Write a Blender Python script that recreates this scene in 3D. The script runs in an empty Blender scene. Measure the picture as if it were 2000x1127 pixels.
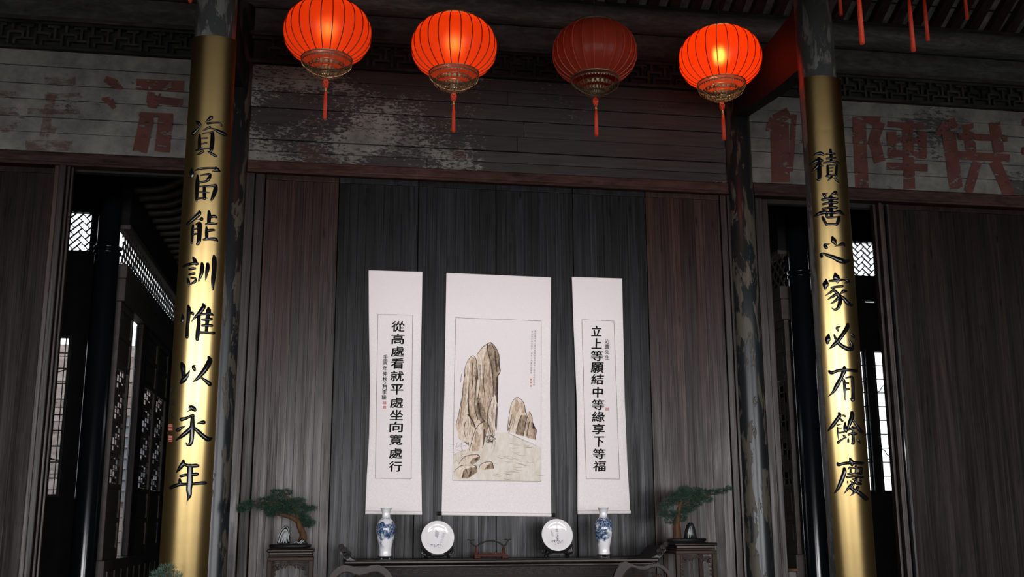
import bpy, bmesh, math, random
from mathutils import Vector, Matrix
random.seed(7)
sc = bpy.context.scene
COL = sc.collection
PI = math.pi

# ------------------------------------------------------------------ camera
F, YAW, PITCH, ROLL = 2098.0, .16297, .21361, -.00363
CAM = Vector((-1.28, -8.6, 1.45))
fw = Vector((math.sin(YAW)*math.cos(PITCH), math.cos(YAW)*math.cos(PITCH), math.sin(PITCH)))
r0 = Vector((math.cos(YAW), -math.sin(YAW), 0)); u0 = r0.cross(fw)
rt = r0*math.cos(ROLL)+u0*math.sin(ROLL); up = u0*math.cos(ROLL)-r0*math.sin(ROLL)
cd = bpy.data.cameras.new('camera'); cam = bpy.data.objects.new('camera', cd); COL.objects.link(cam)
M4 = Matrix((( rt.x, up.x, -fw.x, CAM.x), (rt.y, up.y, -fw.y, CAM.y), (rt.z, up.z, -fw.z, CAM.z), (0, 0, 0, 1)))
cam.matrix_world = M4
cd.sensor_width = 36; cd.sensor_fit = 'HORIZONTAL'; cd.lens = F/2000*36; cd.clip_start = .05; cd.clip_end = 200
sc.camera = cam

# ------------------------------------------------------------------ world, lights, exposure
w = bpy.data.worlds.new('world'); sc.world = w; w.use_nodes = True
bg = w.node_tree.nodes['Background']; bg.inputs[0].default_value = (.86, .93, 1, 1); bg.inputs[1].default_value = 2.8
sc.view_settings.view_transform = 'Standard'; sc.view_settings.look = 'None'
sc.view_settings.exposure = 0; sc.view_settings.gamma = 1; sc.view_settings.use_curve_mapping = False

def area(name, loc, sx, sy, power, col, rot=(PI/2, 0, 0)):
    l = bpy.data.lights.new(name, 'AREA'); l.shape = 'RECTANGLE'; l.size = sx; l.size_y = sy; l.energy = power; l.color = col
    o = bpy.data.objects.new(name, l); COL.objects.link(o); o.location = loc; o.rotation_euler = rot
    return o
# daylight of the bright courtyard outside the open front of the hall, seen under the front lintel between two posts
COOL = (.97, .97, 1)
area('courtyard_daylight_middle', (0, -22, 1.85), 8.4, 3.3, 1800, COOL)
area('courtyard_daylight_left', (-10.6, -22, 1.85), 11, 3.3, 2000, COOL)
area('courtyard_daylight_right', (10.6, -22, 1.85), 11, 3.3, 2000, COOL)

area('courtyard_sky', (0, -16, 7.9), 30, 11, 3800, COOL, (0, 0, 0))

# ------------------------------------------------------------------ helpers
def ray(px, py):
    return (rt*((px-1000)/F)+up*((563.5-py)/F)+fw)
def at(px, py, Y=0.0):
    d = ray(px, py); t = (Y-CAM.y)/d.y
    return CAM+d*t
def tag(o, label=None, cat=None, group=None, kind=None):
    if label: o['label'] = label
    if cat: o['category'] = cat
    if group: o['group'] = group
    if kind: o['kind'] = kind
    return o
def empty(name, loc, label=None, cat=None, group=None, kind=None):
    o = bpy.data.objects.new(name, None); COL.objects.link(o); o.location = loc; o.empty_display_size = .1
    return tag(o, label, cat, group, kind)
def link(name, me, mat=None, parent=None, smooth=False, loc=None, kind=None):
    """mesh data is in world coordinates; with a parent it is re-based on the parent"""
    if mat is not None and not me.materials: me.materials.append(mat)
    if smooth:
        for p in me.polygons: p.use_smooth = True
    o = bpy.data.objects.new(name, me); COL.objects.link(o)
    if parent is not None:
        o.parent = parent
        off = Vector(parent.location)
        pp = parent.parent
        while pp is not None: off += Vector(pp.location); pp = pp.parent
        o.location = (-off if loc is None else Vector(loc)-off)
    elif loc is not None: o.location = loc
    if kind: o['kind'] = kind
    return o
class MB:
    def __init__(s): s.v = []; s.f = []
    def add(s, vs, fs):
        b = len(s.v); s.v += [tuple(v) for v in vs]; s.f += [tuple(i+b for i in f) for f in fs]; return s
    def box(s, x0, x1, y0, y1, z0, z1):
        vs = [(x, y, z) for z in (z0, z1) for y in (y0, y1) for x in (x0, x1)]
        return s.add(vs, [(0, 2, 3, 1), (4, 5, 7, 6), (0, 1, 5, 4), (2, 6, 7, 3), (0, 4, 6, 2), (1, 3, 7, 5)])
    def bbox(s, x0, x1, y0, y1, z0, z1, b=.006):
        """box with bevelled vertical and horizontal edges"""
        b = min(b, (x1-x0)/2.2, (y1-y0)/2.2, (z1-z0)/2.2); bm = bmesh.new()
        r = bmesh.ops.create_cube(bm, size=1)
        for v in bm.verts: v.co = Vector(((x0+x1)/2+v.co.x*(x1-x0), (y0+y1)/2+v.co.y*(y1-y0), (z0+z1)/2+v.co.z*(z1-z0)))
        bmesh.ops.bevel(bm, geom=bm.edges[:], offset=b, segments=2, affect='EDGES', profile=.5)
        bm.verts.index_update(); s.add([v.co[:] for v in bm.verts], [tuple(v.index for v in f.verts) for f in bm.faces]); bm.free(); return s
    def lathe(s, prof, n=32, c=(0, 0, 0), a0=0, a1=2*PI, lobes=None):
        full = abs(a1-a0-2*PI) < 1e-6; m = n if full else n+1; vs = []
        for (r, z) in prof:
            for i in range(m):
                a = a0+(a1-a0)*i/n; rr = r*(lobes(a) if lobes else 1)
                vs.append((c[0]+rr*math.cos(a), c[1]+rr*math.sin(a), c[2]+z))
        fs = []
        for j in range(len(prof)-1):
            for i in range(n if full else n):
                k = (i+1) % m
                fs.append((j*m+i, j*m+k, (j+1)*m+k, (j+1)*m+i))
        return s.add(vs, fs)
    def tube(s, pts, rad, n=8, caps=True, flat=None):
        pts = [Vector(p) for p in pts]
        if not hasattr(rad, '__len__'): rad = [rad]*len(pts)
        vs = []; ref = None
        for i, p in enumerate(pts):
            t = (pts[min(i+1, len(pts)-1)]-pts[max(i-1, 0)])
            t = t.normalized() if t.length > 1e-9 else Vector((0, 0, 1))
            if ref is None: ref = t.cross(Vector((0, 0, 1)) if abs(t.z) < .9 else Vector((1, 0, 0))).normalized()
            ref = (ref-t*ref.dot(t)); ref = ref.normalized() if ref.length > 1e-6 else t.orthogonal().normalized()
            b = t.cross(ref)
            for k in range(n):
                a = 2*PI*k/n; q = p+(ref*math.cos(a)+b*math.sin(a))*rad[i]; vs.append(q[:])
        fs = [(j*n+i, j*n+(i+1) % n, (j+1)*n+(i+1) % n, (j+1)*n+i) for j in range(len(pts)-1) for i in range(n)]
        if caps: fs += [tuple(range(n-1, -1, -1)), tuple((len(pts)-1)*n+i for i in range(n))]
        return s.add(vs, fs)
    def prism(s, poly, y0, y1):
        """poly in x,z extruded along y"""
        n = len(poly)
        vs = [(x, y0, z) for x, z in poly]+[(x, y1, z) for x, z in poly]
        return s.add(vs, [tuple(range(n)), tuple(range(2*n-1, n-1, -1))]+[(i, i+n, (i+1) % n+n, (i+1) % n) for i in range(n)])
    def mesh(s, name='m'):
        me = bpy.data.meshes.new(name); me.from_pydata(s.v, [], s.f); me.update()
        bm = bmesh.new(); bm.from_mesh(me); bmesh.ops.recalc_face_normals(bm, faces=bm.faces); bm.to_mesh(me); bm.free()
        return me
    def build(s, name, mat, parent=None, smooth=False, kind=None, label=None):
        o = link(name, s.mesh(name), mat, parent, smooth, kind=kind)
        if label: o['label'] = label
        return o
def crv(pts, n=8):
    """Catmull-Rom through tuples of any length"""
    out = []; P = [pts[0]]+list(pts)+[pts[-1]]
    for i in range(1, len(P)-2):
        for k in range(n):
            t = k/n; a, b, c, d = P[i-1], P[i], P[i+1], P[i+2]
            out.append(tuple(.5*((2*b[j])+(-a[j]+c[j])*t+(2*a[j]-5*b[j]+4*c[j]-d[j])*t*t+(-a[j]+3*b[j]-3*c[j]+d[j])*t**3) for j in range(len(b))))
    out.append(tuple(pts[-1])); return out

# ------------------------------------------------------------------ materials
class NT:
    def __init__(s, name):
        s.m = bpy.data.materials.new(name); s.m.use_nodes = True; s.t = s.m.node_tree; s.b = s.t.nodes['Principled BSDF']; s.o = s.t.nodes['Material Output']
    def n(s, kind, **kw):
        x = s.t.nodes.new(kind)
        for k, v in kw.items():
            if isinstance(k, str) and hasattr(x, k): setattr(x, k, v)
        return x
    def l(s, a, b): s.t.links.new(a, b)
    def pos(s, scale=(1, 1, 1), obj=False, rand=0):
        if obj: src = s.n('ShaderNodeTexCoord').outputs['Object']
        else: src = s.n('ShaderNodeNewGeometry').outputs['Position']
        if rand:
            oi = s.n('ShaderNodeObjectInfo'); mu = s.n('ShaderNodeMath', operation='MULTIPLY'); mu.inputs[1].default_value = rand; s.l(oi.outputs['Random'], mu.inputs[0])
            va = s.n('ShaderNodeVectorMath', operation='ADD'); s.l(src, va.inputs[0]); s.l(mu.outputs[0], va.inputs[1]); src = va.outputs[0]
        mp = s.n('ShaderNodeMapping'); mp.inputs['Scale'].default_value = scale; s.l(src, mp.inputs['Vector']); return mp.outputs[0]
    def noise(s, vec, scale=1, detail=4, rough=.55, dist=0):
        x = s.n('ShaderNodeTexNoise'); x.inputs['Scale'].default_value = scale; x.inputs['Detail'].default_value = detail; x.inputs['Roughness'].default_value = rough; x.inputs['Distortion'].default_value = dist
        s.l(vec, x.inputs['Vector']); return x.outputs[0]
    def ramp(s, fac, stops, interp='LINEAR'):
        x = s.n('ShaderNodeValToRGB'); x.color_ramp.interpolation = interp; el = x.color_ramp.elements
        while len(el) < len(stops): el.new(.5)
        for e, (p, c) in zip(el, stops): e.position = p; e.color = (c, c, c, 1) if not hasattr(c, '__len__') else (*c, 1)
        s.l(fac, x.inputs[0]); return x.outputs[0]
    def mix(s, fac, a, b, blend='MIX'):
        x = s.n('ShaderNodeMix', data_type='RGBA', blend_type=blend)
        for i, v in ((0, fac), (6, a), (7, b)):
            if hasattr(v, 'is_linked'): s.l(v, x.inputs[i])
            elif hasattr(v, '__len__'): x.inputs[i].default_value = (*v, 1)
            else: x.inputs[i].default_value = v
        return x.outputs[2]
    def math(s, op, a, b):
        x = s.n('ShaderNodeMath', operation=op)
        for i, v in enumerate((a, b)):
            if hasattr(v, 'is_linked'): s.l(v, x.inputs[i])
            else: x.inputs[i].default_value = v
        return x.outputs[0]
    def rnd(s): return s.n('ShaderNodeObjectInfo').outputs['Random']
    def base(s, c): s.set('Base Color', c)
    def set(s, k, v):
        i = s.b.inputs[k]
        if hasattr(v, 'is_linked'): s.l(v, i)
        elif hasattr(v, '__len__'): i.default_value = (*v, 1)
        else: i.default_value = v
    def bump(s, h, strength=.3, dist=.01):
        x = s.n('ShaderNodeBump'); x.inputs['Strength'].default_value = strength; x.inputs['Distance'].default_value = dist; s.l(h, x.inputs['Height']); s.l(x.outputs[0], s.b.inputs['Normal'])

def wood(name, dark, light, rough=(.35, .6), axis='z', spec=.5, fine=60, var=.5, knots=True, coat=0):
    t = NT(name); a, b = (fine, 1.6) if axis != 'x' else (1.6, fine)
    sx, sy, sz = {'z': (fine, fine, 1.8), 'x': (1.8, fine, fine), 'y': (fine, 1.8, fine)}[axis]
    v = t.pos((sx*3.2, sy*3.2, sz*.9), rand=13); g = t.noise(v, 1, 6, .68, .5)
    v2 = t.pos((sx/4, sy/4, sz/3.5), rand=7); g2 = t.noise(v2, 1, 5, .62, 1.0)
    m = t.math('ADD', t.math('MULTIPLY', g, .62), t.math('MULTIPLY', g2, .38))
    c = t.ramp(m, [(.38, dark), (.50, tuple(.4*p_+.6*q_ for p_, q_ in zip(light, dark))), (.62, light)])
    rr = t.ramp(t.rnd(), [(0, 1-var), (1, 1+0*var)])
    c = t.mix(1, c, rr, 'MULTIPLY')
    if knots:
        kv = t.pos((9, 9, 2.6), rand=31) if axis == 'z' else t.pos((2.6, 9, 9), rand=31)
        vo = t.n('ShaderNodeTexVoronoi'); vo.inputs['Scale'].default_value = 1; t.l(kv, vo.inputs['Vector'])
        k = t.ramp(vo.outputs['Distance'], [(.05, 1), (.16, 0)]); c = t.mix(k, c, tuple(x*.25 for x in dark))
    t.base(c); t.set('Roughness', t.ramp(g2, [(.30, rough[1]), (.70, rough[0])])); t.set('Specular IOR Level', t.ramp(m, [(.34, spec*.30), (.62, spec)]))
    if coat: t.set('Coat Weight', coat); t.set('Coat Roughness', .12)
    t.bump(m, .35, .004); return t.m
def plain(name, c, rough=.5, metal=0, spec=.5, nz=0, nscale=20, bump=0, coat=0):
    t = NT(name); t.set('Roughness', rough); t.set('Metallic', metal); t.set('Specular IOR Level', spec)
    if nz:
        n = t.noise(t.pos(), nscale, 4); t.base(t.ramp(n, [(.3, tuple(x*(1-nz) for x in c)), (.7, tuple(min(1, x*(1+nz)) for x in c))]))
        if bump: t.bump(n, bump, .01)
    else: t.base(c)
    if coat: t.set('Coat Weight', coat); t.set('Coat Roughness', .08)
    return t.m
def weathered(name, wood_c, paint_c, cover, xmin=None, xmax=None, sc_=(5, 5, 14), aged=.35):
    """paint worn off boards: cover 0..1 is how much old paint is left"""
    t = NT(name)
    big = t.noise(t.pos((1.1, 1.1, 1.6)), 1, 3, .5, .4)
    fine = t.noise(t.pos(sc_), 4.2, 9, .75, .4)
    m = t.math('ADD', t.math('MULTIPLY', big, .9), t.math('MULTIPLY', fine, .9))
    if xmin is not None:
        x = t.n('ShaderNodeSeparateXYZ'); t.l(t.n('ShaderNodeNewGeometry').outputs['Position'], x.inputs[0])
        mr = t.n('ShaderNodeMapRange'); mr.inputs[1].default_value = xmin; mr.inputs[2].default_value = xmax; mr.inputs[3].default_value = .14; mr.inputs[4].default_value = -.12
        t.l(x.outputs[0], mr.inputs[0]); m = t.math('ADD', m, mr.outputs[0])
    mask = t.ramp(m, [(1.14-cover*.55, 0), (1.155-cover*.55, 1)])
    g = t.noise(t.pos((2.5, 40, 40), rand=9), 1, 5, .6, .4)
    wc = t.ramp(g, [(.3, tuple(q*.5 for q in wood_c)), (.72, tuple(q*1.5 for q in wood_c))])
    rv = t.ramp(t.rnd(), [(0, .7), (1, 1.15)])
    wc = t.mix(1, wc, rv, 'MULTIPLY')
    st = t.noise(t.pos((3, 3, 3)), 1.2, 6, .7)
    pc = t.ramp(st, [(.3, tuple(q*aged for q in paint_c)), (.62, paint_c)])
    t.base(t.mix(mask, wc, pc)); t.set('Roughness', .6); t.set('Specular IOR Level', .35); t.bump(t.math('ADD', t.math('MULTIPLY', mask, .4), t.math('MULTIPLY', g, .5)), .5, .004)
    return t.m

M = {}
M['plank_mid'] = wood('charcoal_plank', (.0022, .0016, .0015), (.023, .025, .028), (.26, .42), spec=.24, fine=55)
M['plank_side'] = wood('brown_plank', (.007, .0022, .0012), (.058, .029, .022), (.24, .40), spec=.40, fine=45)
M['plank_far'] = wood('dark_red_brown_plank', (.004, .0025, .002), (.021, .012, .009), (.34, .55), spec=.12, fine=40)
M['lintel'] = wood('red_brown_beam', (.012, .004, .0025), (.050, .017, .010), (.5, .7), axis='x', spec=.3, fine=30, knots=False)
M['darkbeam'] = wood('dark_beam', (.010, .009, .008), (.035, .033, .030), (.55, .75), axis='x', spec=.25, fine=25, knots=False)
M['greybeam'] = wood('grey_beam', (.030, .030, .028), (.085, .085, .078), (.55, .75), axis='x', spec=.25, fine=16, knots=False)
M['rafter'] = wood('red_rafter', (.016, .008, .007), (.045, .020, .018), (.5, .7), axis='y', spec=.3, fine=20, knots=False)
M['jamb'] = wood('brown_jamb', (.010, .005, .004), (.045, .026, .020), (.28, .5), spec=.45, fine=50, knots=False)
M['board_mid'] = weathered('dark_weathered_board', (.018, .016, .014), (.17, .168, .148), .31, -2.2, .8)
M['board_left'] = weathered('limewashed_board_left', (.022, .020, .018), (.125, .120, .105), .70, None, None, (3.2, 3.2, 9), .30)
M['board_right'] = weathered('limewashed_board_right', (.022, .020, .018), (.120, .115, .100), .68, None, None, (3.2, 3.2, 9), .30)
M['redpaint'] = None
M['lacq_black'] = plain('black_lacquer', (.006, .007, .009), .16, spec=.55)
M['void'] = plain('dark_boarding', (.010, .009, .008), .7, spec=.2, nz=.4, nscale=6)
M['tile'] = plain('pale_roof_tile', (.11, .11, .105), .8, spec=.2, nz=.5, nscale=9, bump=.3)
M['shell'] = plain('soot_dark_plaster', (.035, .032, .028), .8, spec=.2, nz=.3, nscale=3)
M['stone'] = plain('grey_stone_paving', (.16, .155, .145), .6, nz=.25, nscale=4, bump=.2)
M['palewood'] = wood('pale_outdoor_plank', (.40, .29, .25), (.72, .60, .56), (.6, .8), axis='x', spec=.2, fine=14, var=.3)
M['lattice'] = plain('dark_lattice_wood', (.075, .062, .053), .5, spec=.4, nz=.3, nscale=12)
M['lattice_blk'] = plain('black_lattice', (.010, .010, .012), .4, spec=.5)

def column_mat(name, wood_c, lac_c, cut, zs=2.2):
    t = NT(name); v = t.pos((9, 9, zs)); n = t.noise(v, 1, 8, .68, .5); m = t.ramp(n, [(cut, 0), (cut+.015, 1)])
    g = t.noise(t.pos((30, 30, 2)), 1, 5, .6, .4); wc = t.ramp(g, [(.3, tuple(q*.5 for q in wood_c)), (.7, wood_c)])
    t.base(t.mix(m, lac_c, wc)); t.set('Roughness', t.ramp(m, [(0, .32), (1, .6)])); t.set('Specular IOR Level', .45); t.bump(m, .5, .004); return t.m
M['col_back'] = column_mat('flaking_black_column', (.075, .062, .045), (.010, .012, .013), .53)
M['col_front'] = column_mat('grey_flaking_column', (.16, .16, .15), (.05, .053, .053), .50, 3)

t = NT('brushed_brass')
br = t.noise(t.pos((1.5, 1.5, 260)), 1, 3, .6); br2 = t.noise(t.pos((7, 7, 3)), 1, 3, .5)
t.base(t.mix(t.ramp(br2, [(.3, 0), (.7, .35)]), (.87, .63, .27), (.82, .58, .24))); t.set('Metallic', 1)
t.set('Roughness', t.ramp(br, [(.3, .33), (.7, .39)])); t.set('Anisotropic', .78); t.set('Anisotropic Rotation', .25); tn = t.n('ShaderNodeTangent', direction_type='RADIAL', axis='Z'); t.l(tn.outputs[0], t.b.inputs['Tangent']); M['brass'] = t.m
M['gloss_black'] = plain('raised_gloss_black_lacquer', (.003, .003, .004), .14, spec=.4)

def silk(name, c, amp, s1):
    t = NT(name); n = t.noise(t.pos((1, 1, 1)), s1, 3, .6, 2.0)
    t.base(t.ramp(n, [(.46, tuple(q*(1-amp) for q in c)), (.54, c)])); t.set('Roughness', .7); t.set('Specular IOR Level', .2); t.bump(n, .08, .001); return t.m
M['silk_plain'] = silk('pale_pink_silk', (.74, .665, .665), .04, 90)
M['silk_fig'] = silk('figured_pink_silk', (.77, .71, .70), .13, 130)
M['rice'] = plain('rice_paper', (.71, .65, .64), .8, spec=.1, nz=.02, nscale=60)
M['ink'] = plain('black_ink', (.012, .012, .012), .7, spec=.1)
M['ink_mid'] = plain('dark_brown_ink', (.085, .06, .045), .8, spec=.05, nz=.6, nscale=60)
M['ink_thin'] = plain('brown_grey_ink', (.20, .15, .12), .8, spec=.05, nz=.5, nscale=60)
M['ink_grey'] = plain('grey_ink', (.16, .15, .15), .8, spec=.05)
def wash(name, a, b, s=26):
    t = NT(name); n = t.noise(t.pos((1.6, 1, .7)), s, 6, .7, .8); t.base(t.ramp(n, [(.34, a), (.62, b)])); t.set('Roughness', .85); t.set('Specular IOR Level', .05); return t.m
M['wash_light'] = wash('light_ochre_wash', (.52, .39, .28), (.71, .62, .53))
M['wash_mid'] = wash('ochre_wash', (.30, .20, .13), (.62, .49, .38))
M['wash_dark'] = wash('umber_wash', (.08, .055, .038), (.42, .31, .22))
M['wash_ground'] = wash('pale_tan_wash', (.56, .49, .40), (.68, .62, .56), 12)
M['seal'] = plain('seal_red', (.55, .16, .13), .8, spec=.1, nz=.4, nscale=300)
M['rosewood'] = plain('dark_rosewood', (.012, .007, .006), .30, spec=.20, nz=.4, nscale=14)
M['rosewood_red'] = plain('reddish_rosewood', (.016, .005, .0035), .32, spec=.14, nz=.4, nscale=14)
M['ebony'] = plain('ebonised_wood', (.008, .008, .008), .28, spec=.3)
M['carved'] = plain('carved_rosewood', (.034, .021, .016), .5, spec=.14)
M['apron'] = plain('matt_dark_apron_wood', (.012, .010, .009), .55, spec=.12)
M['redstand'] = plain('red_brown_rack_wood', (.05, .012, .006), .5, spec=.12, nz=.4, nscale=30)
M['blackrock'] = plain('polished_black_rock', (.012, .014, .014), .28, spec=.5)
M['trunk'] = wood('bonsai_bark', (.03, .014, .007), (.13, .065, .032), (.6, .8), spec=.2, fine=60, knots=False, var=0)
t = NT('pine_needles'); t.base(t.ramp(t.noise(t.pos(), 22, 3), [(.3, (.008, .024, .015)), (.7, (.022, .070, .038))])); t.set('Roughness', .6); M['needle'] = t.m
t = NT('pale_plant_needles'); t.base((.06, .11, .08)); t.set('Roughness', .6); M['needle_pale'] = t.m

# porcelain, blue landscape print
def porcelain(name, off):
    t = NT(name); v = t.pos((1, 1, 1), obj=True); va = t.n('ShaderNodeVectorMath', operation='ADD'); va.inputs[1].default_value = off; t.l(v, va.inputs[0])
    big = t.noise(va.outputs[0], 11, 2, .5, .3); fine = t.noise(va.outputs[0], 75, 6, .75, .6)
    x = t.n('ShaderNodeSeparateXYZ'); t.l(v, x.inputs[0])
    zb = t.ramp(x.outputs[2], [(.05, 0), (.10, 1), (.27, 1), (.29, 0)])
    m = t.math('MULTIPLY', t.ramp(big, [(.44, 0), (.50, 1)]), zb)
    col = t.ramp(fine, [(.42, (.012, .028, .07)), (.52, (.05, .10, .20)), (.60, (.55, .57, .62))])
    t.base(t.mix(m, (.72, .70, .71), col)); t.set('Roughness', .12); t.set('Specular IOR Level', .6); return t.m
M['porc_a'] = porcelain('blue_white_porcelain_left', (3.13, 1.7, 0.4)); M['porc_b'] = porcelain('blue_white_porcelain_right', (7.4, 2.2, 5.9))
M['porc'] = plain('white_porcelain', (.72, .69, .69), .10, spec=.4)
M['plate_ink'] = plain('blue_black_underglaze', (.09, .11, .15), .2)

# lantern cloth
def cloth(name, tr, df, k, rr_=.62):
    t = NT(name); t.t.nodes.remove(t.b)
    tl = t.n('ShaderNodeBsdfTranslucent'); tl.inputs[0].default_value = (*tr, 1)
    rf = t.n('ShaderNodeBsdfRefraction'); rf.inputs['Color'].default_value = (min(1, tr[0]*1.05), tr[1]*2.6+.03, tr[2]+.03, 1); rf.inputs['Roughness'].default_value = rr_; rf.inputs['IOR'].default_value = 1.3
    d = t.n('ShaderNodeBsdfPrincipled'); d.inputs['Base Color'].default_value = (*df, 1); d.inputs['Roughness'].default_value = .38; d.inputs['Specular IOR Level'].default_value = .35
    wv = t.noise(t.pos((5, 5, 9)), 1, 2); bp = t.n('ShaderNodeBump'); bp.inputs['Strength'].default_value = .25; bp.inputs['Distance'].default_value = .03; t.l(wv, bp.inputs['Height']); t.l(bp.outputs[0], d.inputs['Normal'])
    m1 = t.n('ShaderNodeMixShader'); m1.inputs[0].default_value = k; t.l(tl.outputs[0], m1.inputs[1]); t.l(rf.outputs[0], m1.inputs[2])
    m2 = t.n('ShaderNodeMixShader'); m2.inputs[0].default_value = .45; t.l(m1.outputs[0], m2.inputs[1]); t.l(d.outputs[0], m2.inputs[2])
    t.l(m2.outputs[0], t.o.inputs[0]); return t.m
M['cloth'] = cloth('red_orange_lantern_cloth', (.95, .060, .004), (.42, .045, .012), .06, .7)
M['cloth_hot'] = cloth('bright_lantern_cloth', (.98, .045, .002), (.42, .040, .010), .12, .5)
M['cloth_off'] = cloth('dull_red_lantern_cloth', (.50, .035, .012), (.46, .060, .030), .05)
M['rib_dark'] = plain('dark_red_rib', (.11, .010, .006), .5)
M['rib_red'] = plain('red_rib', (.40, .05, .02), .5)
M['lace'] = plain('antique_gold_lace', (.20, .15, .09), .45, metal=.7)
M['silk_red'] = plain('red_tassel_silk', (.62, .045, .012), .55, nz=.35, nscale=160)
M['goldcap'] = plain('gold_thread', (.45, .28, .08), .4, metal=.6)
M['cord'] = plain('dark_wire', (.02, .015, .012), .6)

# red paint, worn away in patches where the lime wash has flaked
t = NT('faded_red_paint')
n = t.noise(t.pos((4, 4, 9)), 2.2, 9, .72, .3); m = t.ramp(n, [(.40, 0), (.46, 1)]); t.base(t.ramp(t.noise(t.pos(), 5, 5), [(.3, (.045, .015, .011)), (.7, (.085, .028, .020))])); t.set('Roughness', .7); t.set('Specular IOR Level', .2); t.l(m, t.b.inputs['Alpha']); M['redpaint'] = t.m
t = NT('very_faded_red_paint')
n = t.noise(t.pos((4, 4, 9)), 2.2, 9, .72, .3); m = t.ramp(n, [(.42, 0), (.55, .55)]); t.base((.085, .042, .033)); t.set('Roughness', .7); t.set('Specular IOR Level', .2); t.l(m, t.b.inputs['Alpha']); M['redfaint'] = t.m

#==STRUCTURE==
# ------------------------------------------------------------------ room shell
def struct(name, mb, mat, parent=None): return mb.build(name, mat, parent, kind=None if parent else 'structure')
FYW = -9.6
struct('floor', MB().box(-17, 17, FYW-.2, 9, -.1, 0), M['stone'])
struct('floor_courtyard', MB().box(-17, 17, -22.4, FYW-.2, -.1, 0), plain('pale_courtyard_paving', (.60, .59, .56), .7, nz=.15, nscale=3))
struct('wall_left', MB().box(-11.2, -11, -9.6, 3, 0, 9), M['shell'])
struct('wall_right', MB().box(11, 11.2, -9.6, 3, 0, 9), M['shell'])
FYW = -9.6
fwl = MB().box(-11, 11, FYW-.2, FYW, 3.25, 8); fwl.box(-2.35, -2.0, FYW-.3, FYW, 0, 3.5); fwl.box(2.0, 2.35, FYW-.3, FYW, 0, 3.5); fwl.box(-11, -10.4, FYW-.2, FYW, 0, 3.5); fwl.box(10.4, 11, FYW-.2, FYW, 0, 3.5)
struct('wall_front', fwl, M['shell'])
cy = MB().box(-17, 17, -22.5, -22.2, 0, 8).box(-17.2, -17, -22.5, FYW, 0, 8).box(17, 17.2, -22.5, FYW, 0, 8)
struct('wall_courtyard', cy, M['shell'])
struct('roof_courtyard', MB().box(-17, 17, -22.5, FYW, 8, 8.2), M['shell'])
struct('wall_courtyard_ends', MB().box(-17, -11, FYW-.2, FYW, 0, 8).box(11, 17, FYW-.2, FYW, 0, 8), M['shell'])
# roof: plane rising from the back purlin, child rafters
RZ0, RY0, SL = 6.02, .05, .52
roof = MB()
roof.add([(-11.2, RY0+.3, RZ0-.3*SL), (11.2, RY0+.3, RZ0-.3*SL), (11.2, -6, RZ0+6.05*SL), (-11.2, -6, RZ0+6.05*SL), (-11.2, RY0+.3, RZ0+.2-.3*SL), (11.2, RY0+.3, RZ0+.2-.3*SL), (11.2, -6, RZ0+.2+6.05*SL), (-11.2, -6, RZ0+.2+6.05*SL)], [(0, 1, 2, 3), (7, 6, 5, 4), (0, 4, 5, 1)])
roof.add([(-11.2, -6, RZ0+6.05*SL), (11.2, -6, RZ0+6.05*SL), (11.2, -12.3, 5.9), (-11.2, -12.3, 5.9), (-11.2, -6, RZ0+6.05*SL+.2), (11.2, -6, RZ0+6.05*SL+.2), (11.2, -12.3, 6.1), (-11.2, -12.3, 6.1)], [(0, 1, 2, 3), (7, 6, 5, 4)])
ceiling = struct('ceiling', roof, M['tile'])
rb = MB(); L = 3.2
rb.add([(-.048, .2, -.2*SL-.09), (.048, .2, -.2*SL-.09), (.048, -L, L*SL-.09), (-.048, -L, L*SL-.09), (-.048, .2, -.2*SL-.004), (.048, .2, -.2*SL-.004), (.048, -L, L*SL-.004), (-.048, -L, L*SL-.004)], [(0, 1, 2, 3), (4, 7, 6, 5), (0, 4, 5, 1), (1, 5, 6, 2), (2, 6, 7, 3), (3, 7, 4, 0)])
rme = rb.mesh('rafter')
for i in range(60):
    x = -5.0+i*.195
    link('rafter', rme, M['rafter'], ceiling, loc=(x+random.uniform(-.01, .01), RY0, RZ0))
# tile joints between rafters: thin raised courses
for j in range(9):
    y = -.15-j*.22; z = RZ0-(y-RY0)*SL
    MB().box(-5.1, 6.9, y-.006, y+.006, z-.012, z).build('tile_course', M['void'], ceiling)

# ------------------------------------------------------------------ back wall above the doors
XL, XR = -2.165, 2.165           # back columns
wall_back = empty('wall_back', (0, 0, 0), kind='structure')
MB().box(-11, 11, .06, .12, 4.2, 6.1).box(-11, -8.9, .03, .12, 0, 4.3).box(8.9, 11, .03, .12, 0, 4.3).build('backing', M['void'], wall_back)
def boards(x0, x1, zs, mat, yj=.006):
    for a, b in zip(zs[:-1], zs[1:]):
        y = -.0+random.uniform(-yj, yj)
        n = random.choice([1, 2]) if x1-x0 > 3 else 1
        cuts = [x0]+([x0+(x1-x0)*random.uniform(.35, .65)] if n == 2 else [])+[x1]
        for p, q in zip(cuts[:-1], cuts[1:]):
            MB().bbox(p+.001, q-.001, y-.012, y+.05, b+.003, a-.002, .004).build('board', mat, wall_back)
boards(-2.05, 2.05, [5.19, 5.075, 4.95, 4.81, 4.668, 4.53, 4.43, 4.345], M['board_mid'])
boards(-9, -2.28, [5.19, 5.053, 4.901, 4.771, 4.62, 4.492, 4.33], M['board_left'])
boards(2.28, 9, [5.19, 5.05, 4.93, 4.78, 4.65, 4.50, 4.36], M['board_right'])
k = 0
for (x0, x1, zb, zt) in ((-2.05, 2.05, 4.235, 4.342), (-9, -2.28, 4.215, 4.325), (2.28, 9, 4.235, 4.355)):
    k += 1; tr = MB().bbox(x0, x1, -.035, .055, zb+.03, zt, .008); tr.bbox(x0, x1, -.05, .05, zb, zb+.028, .006); tr.build('trim_%d' % k, M['lintel'], kind='structure')
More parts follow.
